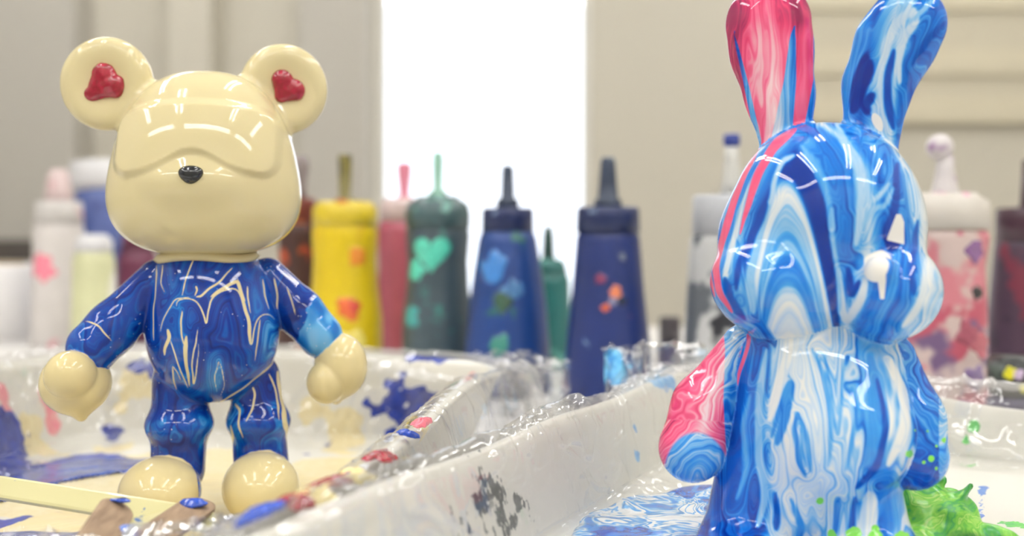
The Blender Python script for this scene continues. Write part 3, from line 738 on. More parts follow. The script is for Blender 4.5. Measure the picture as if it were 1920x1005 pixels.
tone = np.where(eR, tR, tone); flow = np.where(eR, uR, flow); amp = np.where(eR, .34, amp)
white = np.where(eR, .28-np.hypot((hx-1642-(hy-225)*.35)/RS*1.5, (hy-228)/RS*.7)+.2*noise3(V*1.5, 78), white)
# --- arms
aL = lab == 4; aR = lab == 5
sw = np.hypot((PX-1300)/60, (PY-905)/75)
flow = np.where(aL, np.where(PY > 800, sw*3.2, (PX*.8+PY*.55)/42)+.9*fbm(V*.55+2, 100, 3), flow)
tone = np.where(aL, np.where(sw < 1.05, .5, np.interp(PX-(PY-700)*-.35, [1230, 1290, 1330, 1352, 1380], [.32, .42, .55, .75, .4]))+.05*wx2, tone); amp = np.where(aL, .55, amp)
pk = (sw-1.08)*.9+.1*wx2; pk = np.minimum(pk, (1352-(PY-640)*.0-PX+6*wx2)/14+.25*(PY > 700))
inr = np.interp(PY, [620, 660, 760, 860], [1352, 1356, 1352, 1358]); pk = np.minimum((sw-1.08), (inr-PX)/20)
pink = np.where(aL, np.clip(pk, -1, .6), pink)
flow = np.where(aR, (PX*.7-PY*.55)/30+1.1*fbm(V*.6+7, 110, 3), flow); tone = np.where(aR, np.where(PX > 1755, .62, .36)-.18*sst(800, 860, PY), tone); amp = np.where(aR, .5, amp)
# --- individual runs of paint, laid out in the rabbit's own front view: (points, width start, width end, tone or None for pink)
cH = lambda L: [(1310+x*.4376, 220+y*.4376) for x, y in L]; cB = lambda L: [(1200+x*.5024, 500+y*.5024) for x, y in L]; cE = lambda L: [(1200+x*.4976, y*.4976) for x, y in L]
hd = [([(590, 20), (622, 110), (688, 200), (696, 310), (690, 440), (672, 560)], 5, 6, .68), ([(395, 165), (470, 262), (520, 400), (545, 560), (585, 800), (600, 915)], 13, 4, .04), ([(345, 240), (420, 235), (470, 300)], 9, 10, .04),
      ([(780, 90), (900, 172), (950, 285), (962, 450), (985, 600), (960, 780), (860, 900)], 5, 7, .84), ([(850, 190), (835, 400), (800, 520)], 4, 6, .12), ([(312, 335), (245, 540), (212, 700), (232, 860)], 5, 7, .62), ([(290, 360), (250, 470), (170, 600), (150, 760)], 5, 4, .15),
      ([(410, 155), (360, 185), (330, 260), (300, 380)], 3, 3, .7), ([(720, 260), (725, 370), (770, 345), (815, 280)], 3, 3, .66), ([(700, 470), (740, 400), (800, 380), (830, 300)], 4, 2, .62), ([(600, 640), (612, 820), (640, 880), (700, 760), (715, 690)], 4, 6, .85), ([(640, 640), (650, 760), (690, 700)], 5, 4, .1), ([(570, 380), (575, 520), (600, 700), (605, 850)], 2.5, 2.5, .62),
      ([(430, 110), (530, 230), (560, 380), (570, 480)], 4, 3, .52), ([(930, 430), (900, 650), (920, 760)], 3, 5, .2), ([(520, 40), (600, 140), (640, 240), (650, 400)], 6, 5, .34), ([(300, 130), (200, 330), (130, 560), (98, 700), (150, 840)], 3, 3.5, .82), ([(100, 690), (130, 800), (200, 880)], 6, 4, .2),
      ([(420, 40), (330, 110), (260, 220), (215, 340), (165, 520)], 9, 4, None), ([(262, 110), (165, 290), (95, 520), (58, 640), (75, 760), (140, 850)], 5, 5, None), ([(200, 150), (100, 360), (45, 560), (32, 680), (60, 790)], 2, 3, None)]
bd = [([(488, 660), (530, 510), (566, 432), (548, 540), (506, 690)], 3, 8, .38), ([(592, 545), (575, 620), (588, 720), (622, 795)], 3, 4, .42), ([(592, 545), (622, 640), (640, 780)], 3, 3, .46), ([(606, 600), (600, 680), (622, 760)], 3, 2, .5),
      ([(852, 320), (880, 480), (882, 640), (840, 765)], 9, 11, .43), ([(880, 400), (922, 580), (892, 730), (800, 830)], 3, 5, .16), ([(930, 330), (985, 480), (985, 600), (920, 740)], 5, 6, .94), ([(690, 320), (702, 420), (722, 560), (738, 640), (752, 500), (764, 330)], 2, 2, .45), ([(790, 440), (806, 560), (766, 770)], 2.5, 3, .46),
      ([(640, 300), (690, 420), (715, 600), (700, 760)], 2.5, 3, .5), ([(505, 850), (512, 930), (508, 1000)], 3, 5, .2), ([(470, 300), (440, 500), (436, 700), (470, 860), (430, 1000)], 5, 6, .60), ([(395, 300), (345, 560), (345, 760), (330, 940)], 8, 12, .2), ([(410, 480), (375, 620), (400, 760), (350, 900)], 3, 3, .5), ([(560, 250), (560, 330), (520, 430), (480, 600)], 9, 6, .9), ([(640, 900), (650, 1000)], 6, 8, .66), ([(560, 870), (600, 980), (590, 1040)], 3, 5, .44), ([(740, 860), (730, 1000)], 3, 4, .4), ([(800, 850), (790, 1000)], 3, 5, .2), ([(860, 830), (845, 1000)], 9, 14, .85),
      ([(365, 215), (375, 290), (340, 420), (310, 560), (315, 680)], 2.5, 1, None), ([(398, 220), (402, 290), (360, 420), (330, 560)], 3.5, 1.5, None)]
er = [([(925, 520), (905, 330), (922, 180), (970, 92), (1020, 55), (1032, 100), (985, 165), (966, 240), (975, 330)], 5, 6, .74), ([(862, 235), (835, 330), (800, 430)], 11, 8, .03), ([(880, 360), (850, 400), (860, 430)], 6, 5, .04), ([(955, 190), (930, 290), (930, 400), (950, 500)], 4, 5, .16), ([(1090, 20), (1060, 60), (1000, 110)], 3, 2, .62), ([(1140, 100), (1060, 190), (1020, 260)], 4, 4, .2)]
for grp, msk in ((hd, lab == 0), (bd, (lab == 3)|(lab == 6)|(lab == 7)), (er, eR)):
    cvf = cH if grp is hd else (cB if grp is bd else cE); msk = msk & (V[:, 1] < .8)
    I = np.where(msk)[0]; sxp = PX[I]+2.2*noise3(V[I]*1.1, 130); syp = PY[I]+2*noise3(V[I]*1.1+9, 131)
    tI = tone[I].copy(); aI = amp[I].copy(); pI = pink[I].copy(); fI = flow[I].copy()
    if grp is not er: pI[:] = -1.0
    for pts, w0, w1, tn in grp:
        o_, d_ = stroke(sxp, syp, cvf(pts), w0*1.3, w1*1.3, 48); m_ = sst(-4.5, 2.0, o_)
        if tn is None: pI = np.maximum(pI, np.clip(o_/8, -1, .5)); tI = tI*(1-m_)+.42*m_; aI = aI*(1-.6*m_)
        else: tI = tI*(1-m_)+tn*m_; aI = aI*(1-.62*m_); pI = pI-1.2*m_*(pI > 0)
        fI = fI+.8*np.exp(-(d_/15)**2)
    tone[I] = tI; amp[I] = aI; pink[I] = pI; flow[I] = fI
grn = np.full(n, -1.0)
for gx, gy, gr in ((1742, 850, .13), (1728, 857, .09), (1750, 868, .07), (1704, 845, .15), (1735, 800, .06), (1762, 815, .1), (1750, 826, .06), (1712, 800, .04), (1640, 985, .16), (1600, 1000, .3), (1640, 1003, .3), (1538, 940, .1), (1560, 1003, .2), (1690, 1000, .3)):
    grn = np.maximum(grn, gr-np.hypot(PX-gx, PY-gy)/RS)
grn = np.where(V[:, 1] < .6, grn+.06*fbm(V*3, 120, 2), -1)
t = NT('rabbit_marbling'); c = t.coord()
fl_ = t.attr('flow'); n1 = t.noise1(fl_, 2.4, 2.0); n2 = t.noise1(fl_, 8.0, 1.0)
sg = t.math('ADD', t.math('MULTIPLY', t.math('SUBTRACT', n1, .5), 1.9), t.math('MULTIPLY', t.math('SUBTRACT', n2, .5), .7))
tt = t.math('MULTIPLY_ADD', sg, t.attr('amp'), t.attr('tone'))
blue = t.ramp(tt, [(0, (4, 40, 140)), (.18, (8, 74, 178)), (.34, (22, 116, 214)), (.48, (66, 154, 226)), (.62, (134, 188, 232)), (.76, (196, 216, 236)), (.92, (232, 234, 234))])
pnk = t.ramp(tt, [(.1, (150, 40, 88)), (.32, (222, 66, 116)), (.52, (236, 108, 148)), (.68, (240, 168, 188)), (.85, (244, 214, 220))])
col = t.mix(t.step(t.attr('pink'), -.03, .05), blue, pnk)
col = t.mix(t.step(t.attr('white'), -.01, .02), col, lin((236, 234, 230)))
col = t.mix(t.step(t.math('ADD', t.attr('green'), t.math('MULTIPLY', t.math('SUBTRACT', t.noise(c, 300, 3), .5), .1)), -.005, .01), col, lin((128, 214, 84)))
t.bsdf(col, .045, 0.0); M_rab = t.m
split(V, Q, N, lab, {'flow': flow, 'tone': tone, 'amp': amp, 'pink': pink, 'white': white, 'green': grn}, ['head', 'ear', 'ear', 'torso', 'arm', 'arm', 'leg', 'leg'], M_rab, rabbit)

# ================================================================== PAINT POOLS
def pool(name, cx, cy, z, pts, h, mat, label, seed, res=.22, ripple=.05):
    """a spread puddle: domed rim, slightly rippled top; pts is an outline in world cm"""
    pts = np.array(pts, float)
    lo = pts.min(0)-1; hi = pts.max(0)+1
    def f(P):
        x = P[..., 0]+.45*noise3(np.stack([P[..., 0], P[..., 1], P[..., 1]*0], -1)*.55, seed); y = P[..., 1]+.45*noise3(np.stack([P[..., 0], P[..., 1], P[..., 1]*0+5], -1)*.55, seed+1)
        d = np.full(x.shape, 1e9); ins = np.zeros(x.shape, bool)
        for a, b in zip(pts, np.roll(pts, -1, 0)):
            e = b-a; tt = np.clip(((x-a[0])*e[0]+(y-a[1])*e[1])/(e@e), 0, 1)
            d = np.minimum(d, np.hypot(x-a[0]-tt*e[0], y-a[1]-tt*e[1]))
            c = ((a[1] > y) != (b[1] > y)) & (x < (b[0]-a[0])*(y-a[1])/(b[1]-a[1]+1e-12)+a[0]); ins ^= c
        d = np.where(ins, -d, d)
        top = h+ripple*fbm(np.stack([x*.8, y*.8, x*0], -1), seed+3, 3)
        return smax(d, np.abs(P[..., 2])-top, h*1.2)
    V, Q, N = surface(f, (lo[0], lo[1], -.05), (hi[0], hi[1], h*2.2+.2), res)
    o = mkmesh(name, V-np.array([cx, cy, 0]), Q, mat, loc=(cx, cy, z), normals=N)
    return tag(o, label, 'paint')
def swirl(name, stops, sc, dist, stretch=(1, 1, 1), rough=.2, coat=.5):
    t = NT(name); c = t.coord(); mp = t.n('ShaderNodeMapping', {'Vector': c, 'Scale': stretch}).outputs[0]
    w = t.n('ShaderNodeTexNoise', {'Vector': mp, 'Scale': sc*.5, 'Detail': 2.0}).outputs[1]
    v = t.n('ShaderNodeMix', {0: dist}, data_type='VECTOR'); t.t.links.new(mp, v.inputs[4]); t.t.links.new(w, v.inputs[5])
    n1 = t.noise(v.outputs[1], sc, 3, .55, 2.2)
    n2 = t.noise1(n1, 13.0, 1.0)
    col = t.ramp(t.math('ADD', t.math('MULTIPLY', n1, .55), t.math('MULTIPLY', n2, .45)), stops)
    b = t.bsdf(col, rough, coat); t.bump(b, n1, .25, .002); return t.m
M_poolB = swirl('pool_blue_white', [(.40, (8, 64, 164)), (.46, (26, 112, 208)), (.51, (60, 148, 220)), (.545, (140, 190, 230)), (.58, (234, 238, 240))], 22, .06)
M_poolC = swirl('pool_cream_blue', [(.26, (16, 46, 140)), (.345, (44, 84, 168)), (.37, (226, 208, 156)), (.60, (232, 216, 168)), (.72, (234, 222, 184))], 14, .05, rough=.32, coat=.1)
M_poolD = swirl('pool_blue', [(.30, (14, 36, 120)), (.50, (30, 66, 160)), (.66, (60, 90, 170)), (.8, (200, 196, 176))], 16, .05)
pool('paint_puddle', 8, 44, 1.5, [(1.6, 43.0), (2.3, 45.5), (3.3, 47.8), (5.3, 50.4), (8.3, 52.6), (12, 53.5), (16, 51.5), (19.0, 46), (18, 39), (12, 35.5), (5, 36), (1.4, 40)], .3, M_poolB, 'swirled blue and white paint puddle around the rabbit feet', 3)
pool('paint_puddle', -14.8, 53, 0, [(-24, 47), (-22, 56), (-19, 62), (-14, 64), (-9, 61), (-7.8, 54), (-8.8, 47), (-13, 44), (-20, 43)], .2, M_poolC, 'cream paint puddle with blue streaks under the bear feet', 8, ripple=.04)
pool('paint_puddle', -24, 60, 0, [(-30, 57), (-29, 65), (-24.2, 67), (-20.5, 66.5), (-20.2, 64.8), (-24.5, 61), (-26, 56)], .16, M_poolD, 'dark blue paint puddle at the far left of the bear tray', 12, ripple=.05)
pool('paint_puddle', -20, 45, 0, [(-24, 50), (-18.5, 50.8), (-17, 49), (-17, 45), (-23, 43)], .26, M_poolD, 'blue and cream streaked paint patch below the pale stick', 14, ripple=.06)
# thick lime paint beside the rabbit
def f_green(P):
    P2 = P+.22*np.stack([fbm(P*.9, 5, 2), fbm(P*.9, 6, 2), fbm(P*.9, 7, 2)], -1)
    f = ell(P2, (0, 0, .6), (2.3, 1.7, 1.35)); f = smin(f, ell(P2, (-.9, .3, 1.6), (1.1, .9, .9)), .5)
    f = smin(f, rcone(P2, (1.0, -.3, .9), (1.9, -.5, 1.9), .5, .14), .35); f = smin(f, rcone(P2, (.9, -.4, .6), (3.0, -1.3, .05), .6, .35), .5)
    f = smin(f, rcone(P2, (.2, .2, 1.2), (1.1, .0, 2.2), .45, .2), .3)
    return smin(f, ell(P2, (-1.6, -1.3, .15), (2.0, 1.3, .6)), .4)
V, Q, N = surface(f_green, (-4.4, -3.4, -.4), (4, 2.6, 3.4), .12)
M_green = swirl('paint_lime', [(.30, (24, 120, 96)), (.42, (70, 164, 60)), (.55, (120, 190, 62)), (.70, (176, 210, 110))], 34, .05, (1, 1, .6), .28, .1)
g = mkmesh('paint_blob', V, Q, M_green, normals=N, loc=(16.4, 45.2, 1.6)); tag(g, 'thick lime green paint blob beside the rabbit foot', 'paint')

# --- dabs on the tray rims
dabs = [('red', (206, 30, 68), 715, 858, 1.15, .45, .9, filmL), ('red', 0, 622, 905, 1.25, .42, .6, filmL), ('red', 0, 558, 936, .8, .4, .5, filmL), ('pink', (226, 110, 140), 885, 712, 1.0, .3, .9, filmL),
        ('cream', (230, 212, 150), 770, 798, 1.3, .45, .8, filmL), ('cream', 0, 668, 880, .9, .5, .7, filmL), ('cream', 0, 585, 925, 1.0, .5, .6, filmL), ('blue', (24, 70, 176), 765, 812, .55, .2, .3, filmL),
        ('dark', (48, 52, 56), 832, 792, 1.2, .4, .9, filmL), ('blue', 0, 655, 893, .25, .15, .3, filmL), ('blue', 0, 495, 965, .9, .3, .5, filmL), ('rose', (236, 120, 130), 790, 790, .8, .3, .9, filmL)]
cols = {'red': (206, 30, 68), 'pink': (226, 110, 140), 'cream': (230, 212, 150), 'blue': (24, 70, 176), 'dark': (48, 52, 56), 'rose': (232, 110, 130)}
for i, (cn, _, px, py, L, Wd, ang, par) in enumerate(dabs):
    o = dab(FLW, FLN, px, py, L, Wd, ang+.35, .12, paint(cn, cols[cn]), par, i)
    o.parent = par; o.matrix_parent_inverse = par.matrix_world.inverted() if False else Matrix.LocRotScale(par.location, par.rotation_euler, None).inverted()

# ================================================================== STICKS
def stick(name, a, b, w, h, mat, label, roll=0.0, tip=None, tipmat=None):
    """flat craft stick with rounded ends from a to b (world cm)"""
    a = np.array(a, float); b = np.array(b, float); d = b-a; L = np.linalg.norm(d); d /= L
    s = np.cross(d, (0, 0, 1)); s /= np.linalg.norm(s); u = np.cross(s, d)
    s, u = s*math.cos(roll)+u*math.sin(roll), u*math.cos(roll)-s*math.sin(roll)
    out = []
    k = 10
    for i in range(k+1): t_ = math.pi/2+math.pi*i/k; out.append((w*.5+w*.5*math.cos(t_)*1.0, w*.5*math.sin(t_)))
    for i in range(k+1): t_ = -math.pi/2+math.pi*i/k; out.append((L-w*.5+w*.5*math.cos(t_), w*.5*math.sin(t_)))
    n = len(out); V = []
    for ins, z in ((.10, -h/2), (0, -h/2+.04), (0, h/2-.04), (.10, h/2)):
        for (x, y) in out:
            cx_ = min(max(x, w*.5), L-w*.5); dx, dy = x-cx_, y; q = math.hypot(dx, dy); sc = (q-ins)/q
            V.append(a+d*(cx_+dx*sc)+s*(dy*sc)+u*z)
    F = gridfaces(4, n).tolist()+[list(range(n))[::-1], list(range(3*n, 4*n))]
    V = np.array(V)-a; r = mkmesh(name, V, F, mat, loc=a, smooth=False); tag(r, label, 'stick'); return r
t = NT('craft_wood'); c = t.coord(); mp = t.n('ShaderNodeMapping', {'Vector': c, 'Scale': (60, 8, 60), 'Rotation': (0, 0, .5)}).outputs[0]
g = t.noise(mp, 6, 4, .6); b = t.bsdf(t.ramp(g, [(.3, (120, 98, 78)), (.6, (156, 132, 108)), (.8, (172, 148, 122))]), .6); t.bump(b, g, .2); M_wood = t.m
t = NT('paint_coated_stick'); c = t.coord(); t.bsdf(t.mix(t.step(t.noise(c, 120, 3), .66, .70), lin((206, 200, 150)), lin((80, 110, 160))), .2, .6); M_pale = t.m
pa = at(-60, 905, 46); pb = at(400, 978, 42)
stick('craft_stick', pa, pb, .95, .3, M_pale, 'long pale yellow paint-coated stick lying across the bear tray', -.75)
stick('craft_stick', at(230, 1002, 40), at(395, 952, 43.5), .9, .3, M_pale, 'short pale yellow stick running under the wooden stick ends', -.8)
w1 = stick('craft_stick', at(150, 1060, 36.5), at(226, 944, 41), 1.3, .22, M_wood, 'bare brown wooden stick end with a blue tip at lower left', -.55)
w2 = stick('craft_stick', at(270, 1020, 38), at(384, 940, 43), 1.3, .25, M_wood, 'brown wooden stick end daubed with blue paint before the bear', -.25)
def lump(parent, p, r, mat, name='paint_tip', seed=0):
    f = lambda P: ell(P+.12*fbm(P*1.5, seed, 2)[..., None], (0, 0, 0), r)
    V, Q, N = surface(f, -np.array(r)*1.5, np.array(r)*1.5, min(r)/4.0)
    o = mkmesh(name, V+np.array(p)-np.array(parent.location)/U, Q, mat, parent, normals=N); return o
lump(w2, at(362, 944, 42.0), (.55, .3, .16), paint('blue', cols['blue']), seed=3)
lump(w1, at(219, 944, 40.6), (.42, .2, .1), paint('blue', cols['blue']), seed=5)

# crumpled scrap of painted film at the front corner of the tray
def scrap(name, c, sx, sy, ang, mat, label, seed, amp=.5):
    n = 70; u, v = np.meshgrid(np.linspace(-1, 1, n), np.linspace(-1, 1, n), indexing='ij')
    P = np.stack([u*sx, v*sy, u*0], -1); wv = np.stack([fbm(P*.4+3, seed+k, 2) for k in range(3)], -1)
    z = amp*(ridge(P*.5+wv*.5, seed)**3+.5*ridge(P*1.1+wv, seed+2)**4)-(u*u+v*v)*.35*amp
    P = np.stack([P[..., 0]+wv[..., 0]*.3, P[..., 1]+wv[..., 1]*.3, z], -1).reshape(-1, 3)
    k = ang; R3 = np.array(Matrix.Rotation(k[2], 3, 'Z')@Matrix.Rotation(k[0], 3, 'X')@Matrix.Rotation(k[1], 3, 'Y'))
    o = mkmesh(name, P@R3.T, gridfaces(n, n, False), mat, loc=c); tag(o, label, 'plastic film'); return o
def film_paint(name, colr, thr):
    t = NT(name); c = t.coord(); m = t.step(t.noise(c, 32, 3, .5, .6), thr, thr+.12)
    pb_ = t.n('ShaderNodeBsdfPrincipled', {'Base Color': t.ramp(t.noise(c, 120, 2), [(.4, colr), (.6, tuple(min(255, v+60) for v in colr))]), 'Roughness': .25})
    tr = t.n('ShaderNodeBsdfTransparent', {0: (.93, .94, .95, 1)}); gl = t.n('ShaderNodeBsdfGlossy', {'Roughness': .12}); lw = t.n('ShaderNodeLayerWeight', {'Blend': .4})
    mm = t.n('ShaderNodeMixShader', {0: t.math('MULTIPLY_ADD', lw.outputs['Fresnel'], .5, .06, clamp=True), 1: tr.outputs[0], 2: gl.outputs[0]})
    ms = t.n('ShaderNodeMixShader', {0: m, 1: mm.outputs[0], 2: pb_.outputs[0]}); t.t.links.new(ms.outputs[0], t.out.inputs[0]); return t.m
M_fp = film_paint('film_with_blue', (40, 90, 190), .5); M_fp2 = film_paint('film_with_light_blue', (60, 150, 220), .52)
scrap('film_scrap', at(345, 1042, 38), 2.2, 1.3, (.9, 0, .35), M_fp, 'crumpled blue-smeared plastic film at the front of the bear tray', 51)
scrap('film_scrap', at(50, 1062, 37), 2.4, 1.1, (.7, 0, -.1), M_film, 'clear crumpled plastic film at the bottom left corner', 57)
scrap('film_scrap', at(465, 1022, 36), 1.5, 1.1, (.8, 0, .5), M_fp, 'blue-stained plastic fold in front of the bear foot', 61)
scrap('film_scrap', at(1232, 697, 66), 3.0, 1.9, (1.1, 0, 0), M_fp2, 'crumpled light blue painted film behind the rabbit tray corner', 66, .9)
scrap('film_scrap', at(960, 722, 76), 4.0, 2.2, (1.1, 0, -.5), film_paint('film_with_dark', (60, 80, 110), .58), 'grey crumpled film bunched between the two trays', 71, .9)

# ================================================================== BOTTLES
def bottle_mat(name, base, spots, rough=.4, sc=30, thr=.62):
    t = NT(name); c = t.coord(); col = t.mix(t.noise(c, 20, 3), lin(base), lin(tuple(max(0, int(v*.82)) for v in base)))
    for i, (rgb, s, th) in enumerate(spots):
        mp = t.n('ShaderNodeMapping', {'Vector': c, 'Location': (i*1.7, i*.9, i*.4)}).outputs[0]
        col = t.mix(t.step(t.noise(mp, s, 3, .55), th, th+.05), col, lin(rgb))
    t.bsdf(col, rough, .15); return t.m
def bottle(px, D, prof, cap, noz, mats, label, lean=0.0, tip=None, seg=48, group='squeeze paint bottles behind the trays', name='squeeze_bottle', cat='bottle', ball=None):
    """prof: [(half width px, y px)] from top to bottom; cap: same; noz: [(half width px, y)]; measured in the photo at depth D"""
    x = (px-CX)/FPX*D; k = D/FPX; Z = lambda y: CAMH-(y-HY)*k-TZ
    r = empty(name, (x, D, TZ), label, cat, group); r.rotation_euler.y = lean
    P = [(w*k, max(0.0, Z(y))) for w, y in prof]; base = P[-1]
    P = P[:-1]+[(base[0], max(base[1], 0.9))]+[(base[0]*1.01, .35), (base[0]*.97, .08), (base[0]*.9, 0)]
    P = P[::-1]; top = P[-1]; P = P[:-1]+[(top[0], top[1]-.25), (top[0]*.95, top[1]-.05), (top[0]*.85, top[1])]
    body = mkmesh('body', *lathe(refine(P), seg), mats[0], r)
    C = [(w*k, Z(y)) for w, y in cap][::-1]; e = C[-1]; C = C[:-1]+[(e[0], e[1]-.2), (e[0]*.94, e[1]), (e[0]*.4, e[1]+.05)]
    c = mkmesh('cap', *lathe(C, seg), mats[1], r)
    # grip ridges round the cap
    if noz:
        Nz = [(w*k, Z(y)) for w, y in noz][::-1]; Nz[0] = (Nz[0][0], Nz[0][1]-.1)
        nz = mkmesh('nozzle', *lathe(Nz, 24), mats[2], r)
        if tip:
            T = [(w*k, Z(y)) for w, y in tip][::-1]; mkmesh('nozzle_tip', *lathe(T, 24), mats[3], nz)
    if ball:
        bx_, by_, br = ball; V, F = lathe([(math.sin(a)*br*k, -math.cos(a)*br*k) for a in np.linspace(.05, math.pi-.05, 14)], 24)
        mkmesh('ball_tip', [(p[0]+(bx_-px)*k, p[1], p[2]+Z(by_)) for p in V], F, mats[3], r)
    return r, P
def patch(r, P, th0, z0, s, shape, mat, name='paint_patch'):
    """a thin skin of paint on a bottle wall"""
    zz = [p[1] for p in P]; rr = [p[0] for p in P]; V = []; n = 40; m = 6
    for i in range(m+1):
        for j in range(n):
            a = 2*math.pi*j/n; q = shape(a)*s*(i+.001)/m; x, z = q*math.cos(a), q*math.sin(a)
            R = np.interp(z0+z, zz, rr); th = -math.pi/2+th0+x/R; o = .09 if i < m else -.02
            V.append(((R+o)*math.cos(th), (R+o)*math.sin(th), z0+z))
    F = [f[::-1] for f in gridfaces(m+1, n).tolist()]
    return mkmesh(name, V, [f[::-1] for f in F], mat, r)
def blobshape(seed):
    rg = random.Random(seed); ph = [(rg.uniform(0, 6.3), rg.uniform(.03, .13)) for _ in range(5)]
    return lambda a: 1+sum(w*math.sin((i+2)*a+p) for i, (p, w) in enumerate(ph))
def heartshape(a):
    tx = np.linspace(0, 2*np.pi, 400); hx_ = 16*np.sin(tx)**3/17; hy_ = (13*np.cos(tx)-5*np.cos(2*tx)-2*np.cos(3*tx)-np.cos(4*tx))/17+.15
    an = np.arctan2(hy_, hx_); d = np.abs((an-a+np.pi) % (2*np.pi)-np.pi); k = int(np.argmin(d)); return float(math.hypot(hx_[k], hy_[k]))
NAVY, TEAL = (24, 42, 104), (64, 92, 100)
mB = bottle_mat('bottle_navy', (28, 50, 118), [((20, 32, 74), 14, .56), ((200, 120, 90), 34, .70), ((120, 150, 190), 46, .71)])
mBc = bottle_mat('cap_navy', (20, 40, 92), [((120, 140, 170), 60, .68)])
mN = bottle_mat('nozzle_slate', (38, 56, 84), [((150, 175, 190), 60, .62)])
r, P = bottle(1140, 92, [(56, 432), (59, 445), (68, 550), (78, 640), (84, 700), (86, 755)], [(58, 388), (60, 436)], [(11, 295), (14, 303), (17, 345), (20, 372), (26, 376), (26, 390)], [mB, mBc, mN], 'dark navy squeeze bottle with orange specks, nearest the rabbit arm')
for i, (th, y, s, cl) in enumerate(((.12, 545, .55, (206, 120, 88)), (-.15, 572, .35, (196, 96, 70)), (.05, 560, .4, (120, 120, 150)), (-.3, 520, .45, (120, 50, 90)), (.3, 560, .4, (30, 40, 70)), (.35, 480, .3, (110, 120, 140)))):
    patch(r, P, th, CAMH-(y-HY)*92/FPX-TZ, s, blobshape(i), paint('spk%d' % i, cl))
mB2 = bottle_mat('bottle_blue', (22, 66, 140), [((14, 40, 100), 12, .54), ((50, 110, 90), 26, .66), ((70, 130, 190), 24, .67)])
r, P = bottle(952, 98, [(50, 432), (54, 448), (64, 510), (72, 570), (79, 650), (82, 760)], [(48, 390), (49, 434)], [(9, 310), (11, 318), (13, 370), (21, 376), (21, 392)], [mB2, mBc, mN], 'royal blue squeeze bottle with green and light blue stains beside the dark navy one')
for i, (th, y, s, cl) in enumerate(((-.45, 500, 1.3, (56, 120, 190)), (.15, 540, .9, (60, 110, 160)), (-.1, 560, .9, (50, 84, 70)), (-.2, 640, .9, (60, 130, 120)), (.3, 415, .5, (200, 205, 215)))):
    patch(r, P, th, CAMH-(y-HY)*98/FPX-TZ, s, blobshape(20+i), paint('stn%d' % i, cl))
mT = bottle_mat('bottle_teal', (70, 88, 98), [((52, 70, 86), 14, .52), ((60, 130, 125), 26, .64)])
mTc = bottle_mat('cap_teal', (70, 98, 102), [((110, 160, 150), 30, .62)]); mTn = bottle_mat('nozzle_mint', (150, 200, 182), [((200, 220, 210), 30, .6)])
r, P = bottle(821, 104, [(58, 425), (60, 440), (56, 490), (58, 540), (66, 600), (67, 760)], [(40, 368), (56, 382), (61, 400), (60, 428)], [(9, 285), (10, 300), (9, 355), (18, 362), (18, 372)], [mT, mTc, mTn], 'slate teal squeeze bottle with a mint heart-shaped stain')
patch(r, P, -.15, CAMH-(478-HY)*104/FPX-TZ, 1.95, heartshape, paint('mint', (84, 196, 172)))
patch(r, P, -.75, CAMH-(505-HY)*104/FPX-TZ, 1.0, blobshape(31), paint('mint', 0)); patch(r, P, -.8, CAMH-(590-HY)*104/FPX-TZ, 1.0, blobshape(33), paint('mint2', (60, 150, 150)))
patch(r, P, .2, CAMH-(405-HY)*104/FPX-TZ, .8, blobshape(34), paint('mint3', (110, 160, 150)))
mY = bottle_mat('bottle_yellow', (232, 202, 20), [((214, 176, 24), 16, .58), ((200, 90, 60), 30, .70)]); mYc = bottle_mat('cap_yellow', (226, 200, 40), [((232, 226, 150), 24, .58), ((180, 90, 40), 40, .68)])
mYn = bottle_mat('nozzle_olive', (122, 112, 42), [((80, 74, 40), 40, .55)])
r, P = bottle(647, 106, [(60, 420), (62, 440), (59, 490), (62, 540), (69, 600), (70, 770)], [(52, 378), (60, 390), (61, 424)], [(12, 290), (13, 300), (11, 370), (22, 376), (22, 382)], [mY, mYc, mYn], 'bright yellow squeeze bottle with red stains behind the bear arm')
for i, (th, y, s, cl) in enumerate(((.25, 575, 1.1, (206, 100, 50)), (.05, 385, .6, (180, 110, 40)), (.55, 480, .9, (210, 130, 40)), (.3, 640, 1.4, (236, 214, 110)), (.35, 570, .7, (190, 60, 60)))):
    patch(r, P, th, CAMH-(y-HY)*106/FPX-TZ, s, blobshape(40+i), paint('yst%d' % i, cl))
mP = bottle_mat('bottle_rose', (184, 92, 112), [((150, 66, 96), 14, .6)]); mPc = bottle_mat('cap_blush', (226, 204, 204), [((214, 150, 160), 24, .6)]); mPn = bottle_mat('nozzle_pink', (224, 130, 156), [])
bottle(758, 118, [(46, 412), (50, 430), (48, 500), (54, 600), (56, 760)], [(40, 372), (46, 384), (46, 414)], [(11, 305), (14, 315), (9, 365), (16, 372), (16, 378)], [mP, mPc, mPn], 'dusty rose squeeze bottle half hidden between yellow and teal bottles')
mD = bottle_mat('bottle_brown', (70, 40, 36), [((190, 80, 40), 20, .55), ((30, 24, 28), 16, .6)]); mDc = bottle_mat('cap_brown', (120, 50, 36), [((196, 110, 50), 24, .55)]); mDn = bottle_mat('nozzle_grey', (140, 128, 128), [])
bottle(560, 120, [(36, 420), (38, 440), (36, 490), (42, 560), (44, 760)], [(32, 372), (34, 420)], [(16, 292), (20, 312), (14, 350), (16, 374)], [mD, mDc, mDn], 'dark brown and orange stained bottle right behind the bear cheek')
mG = bottle_mat('bottle_green', (34, 110, 108), [((80, 150, 140), 20, .56), ((20, 60, 60), 16, .6)]); mGn = bottle_mat('nozzle_green', (28, 70, 66), [])
bottle(1028, 116, [(36, 510), (40, 525), (42, 580), (44, 760)], [(28, 486), (32, 495), (36, 512)], [(7, 424), (10, 440), (12, 480), (14, 488)], [mG, mG, mGn], 'small green bottle tucked between the two blue bottles')
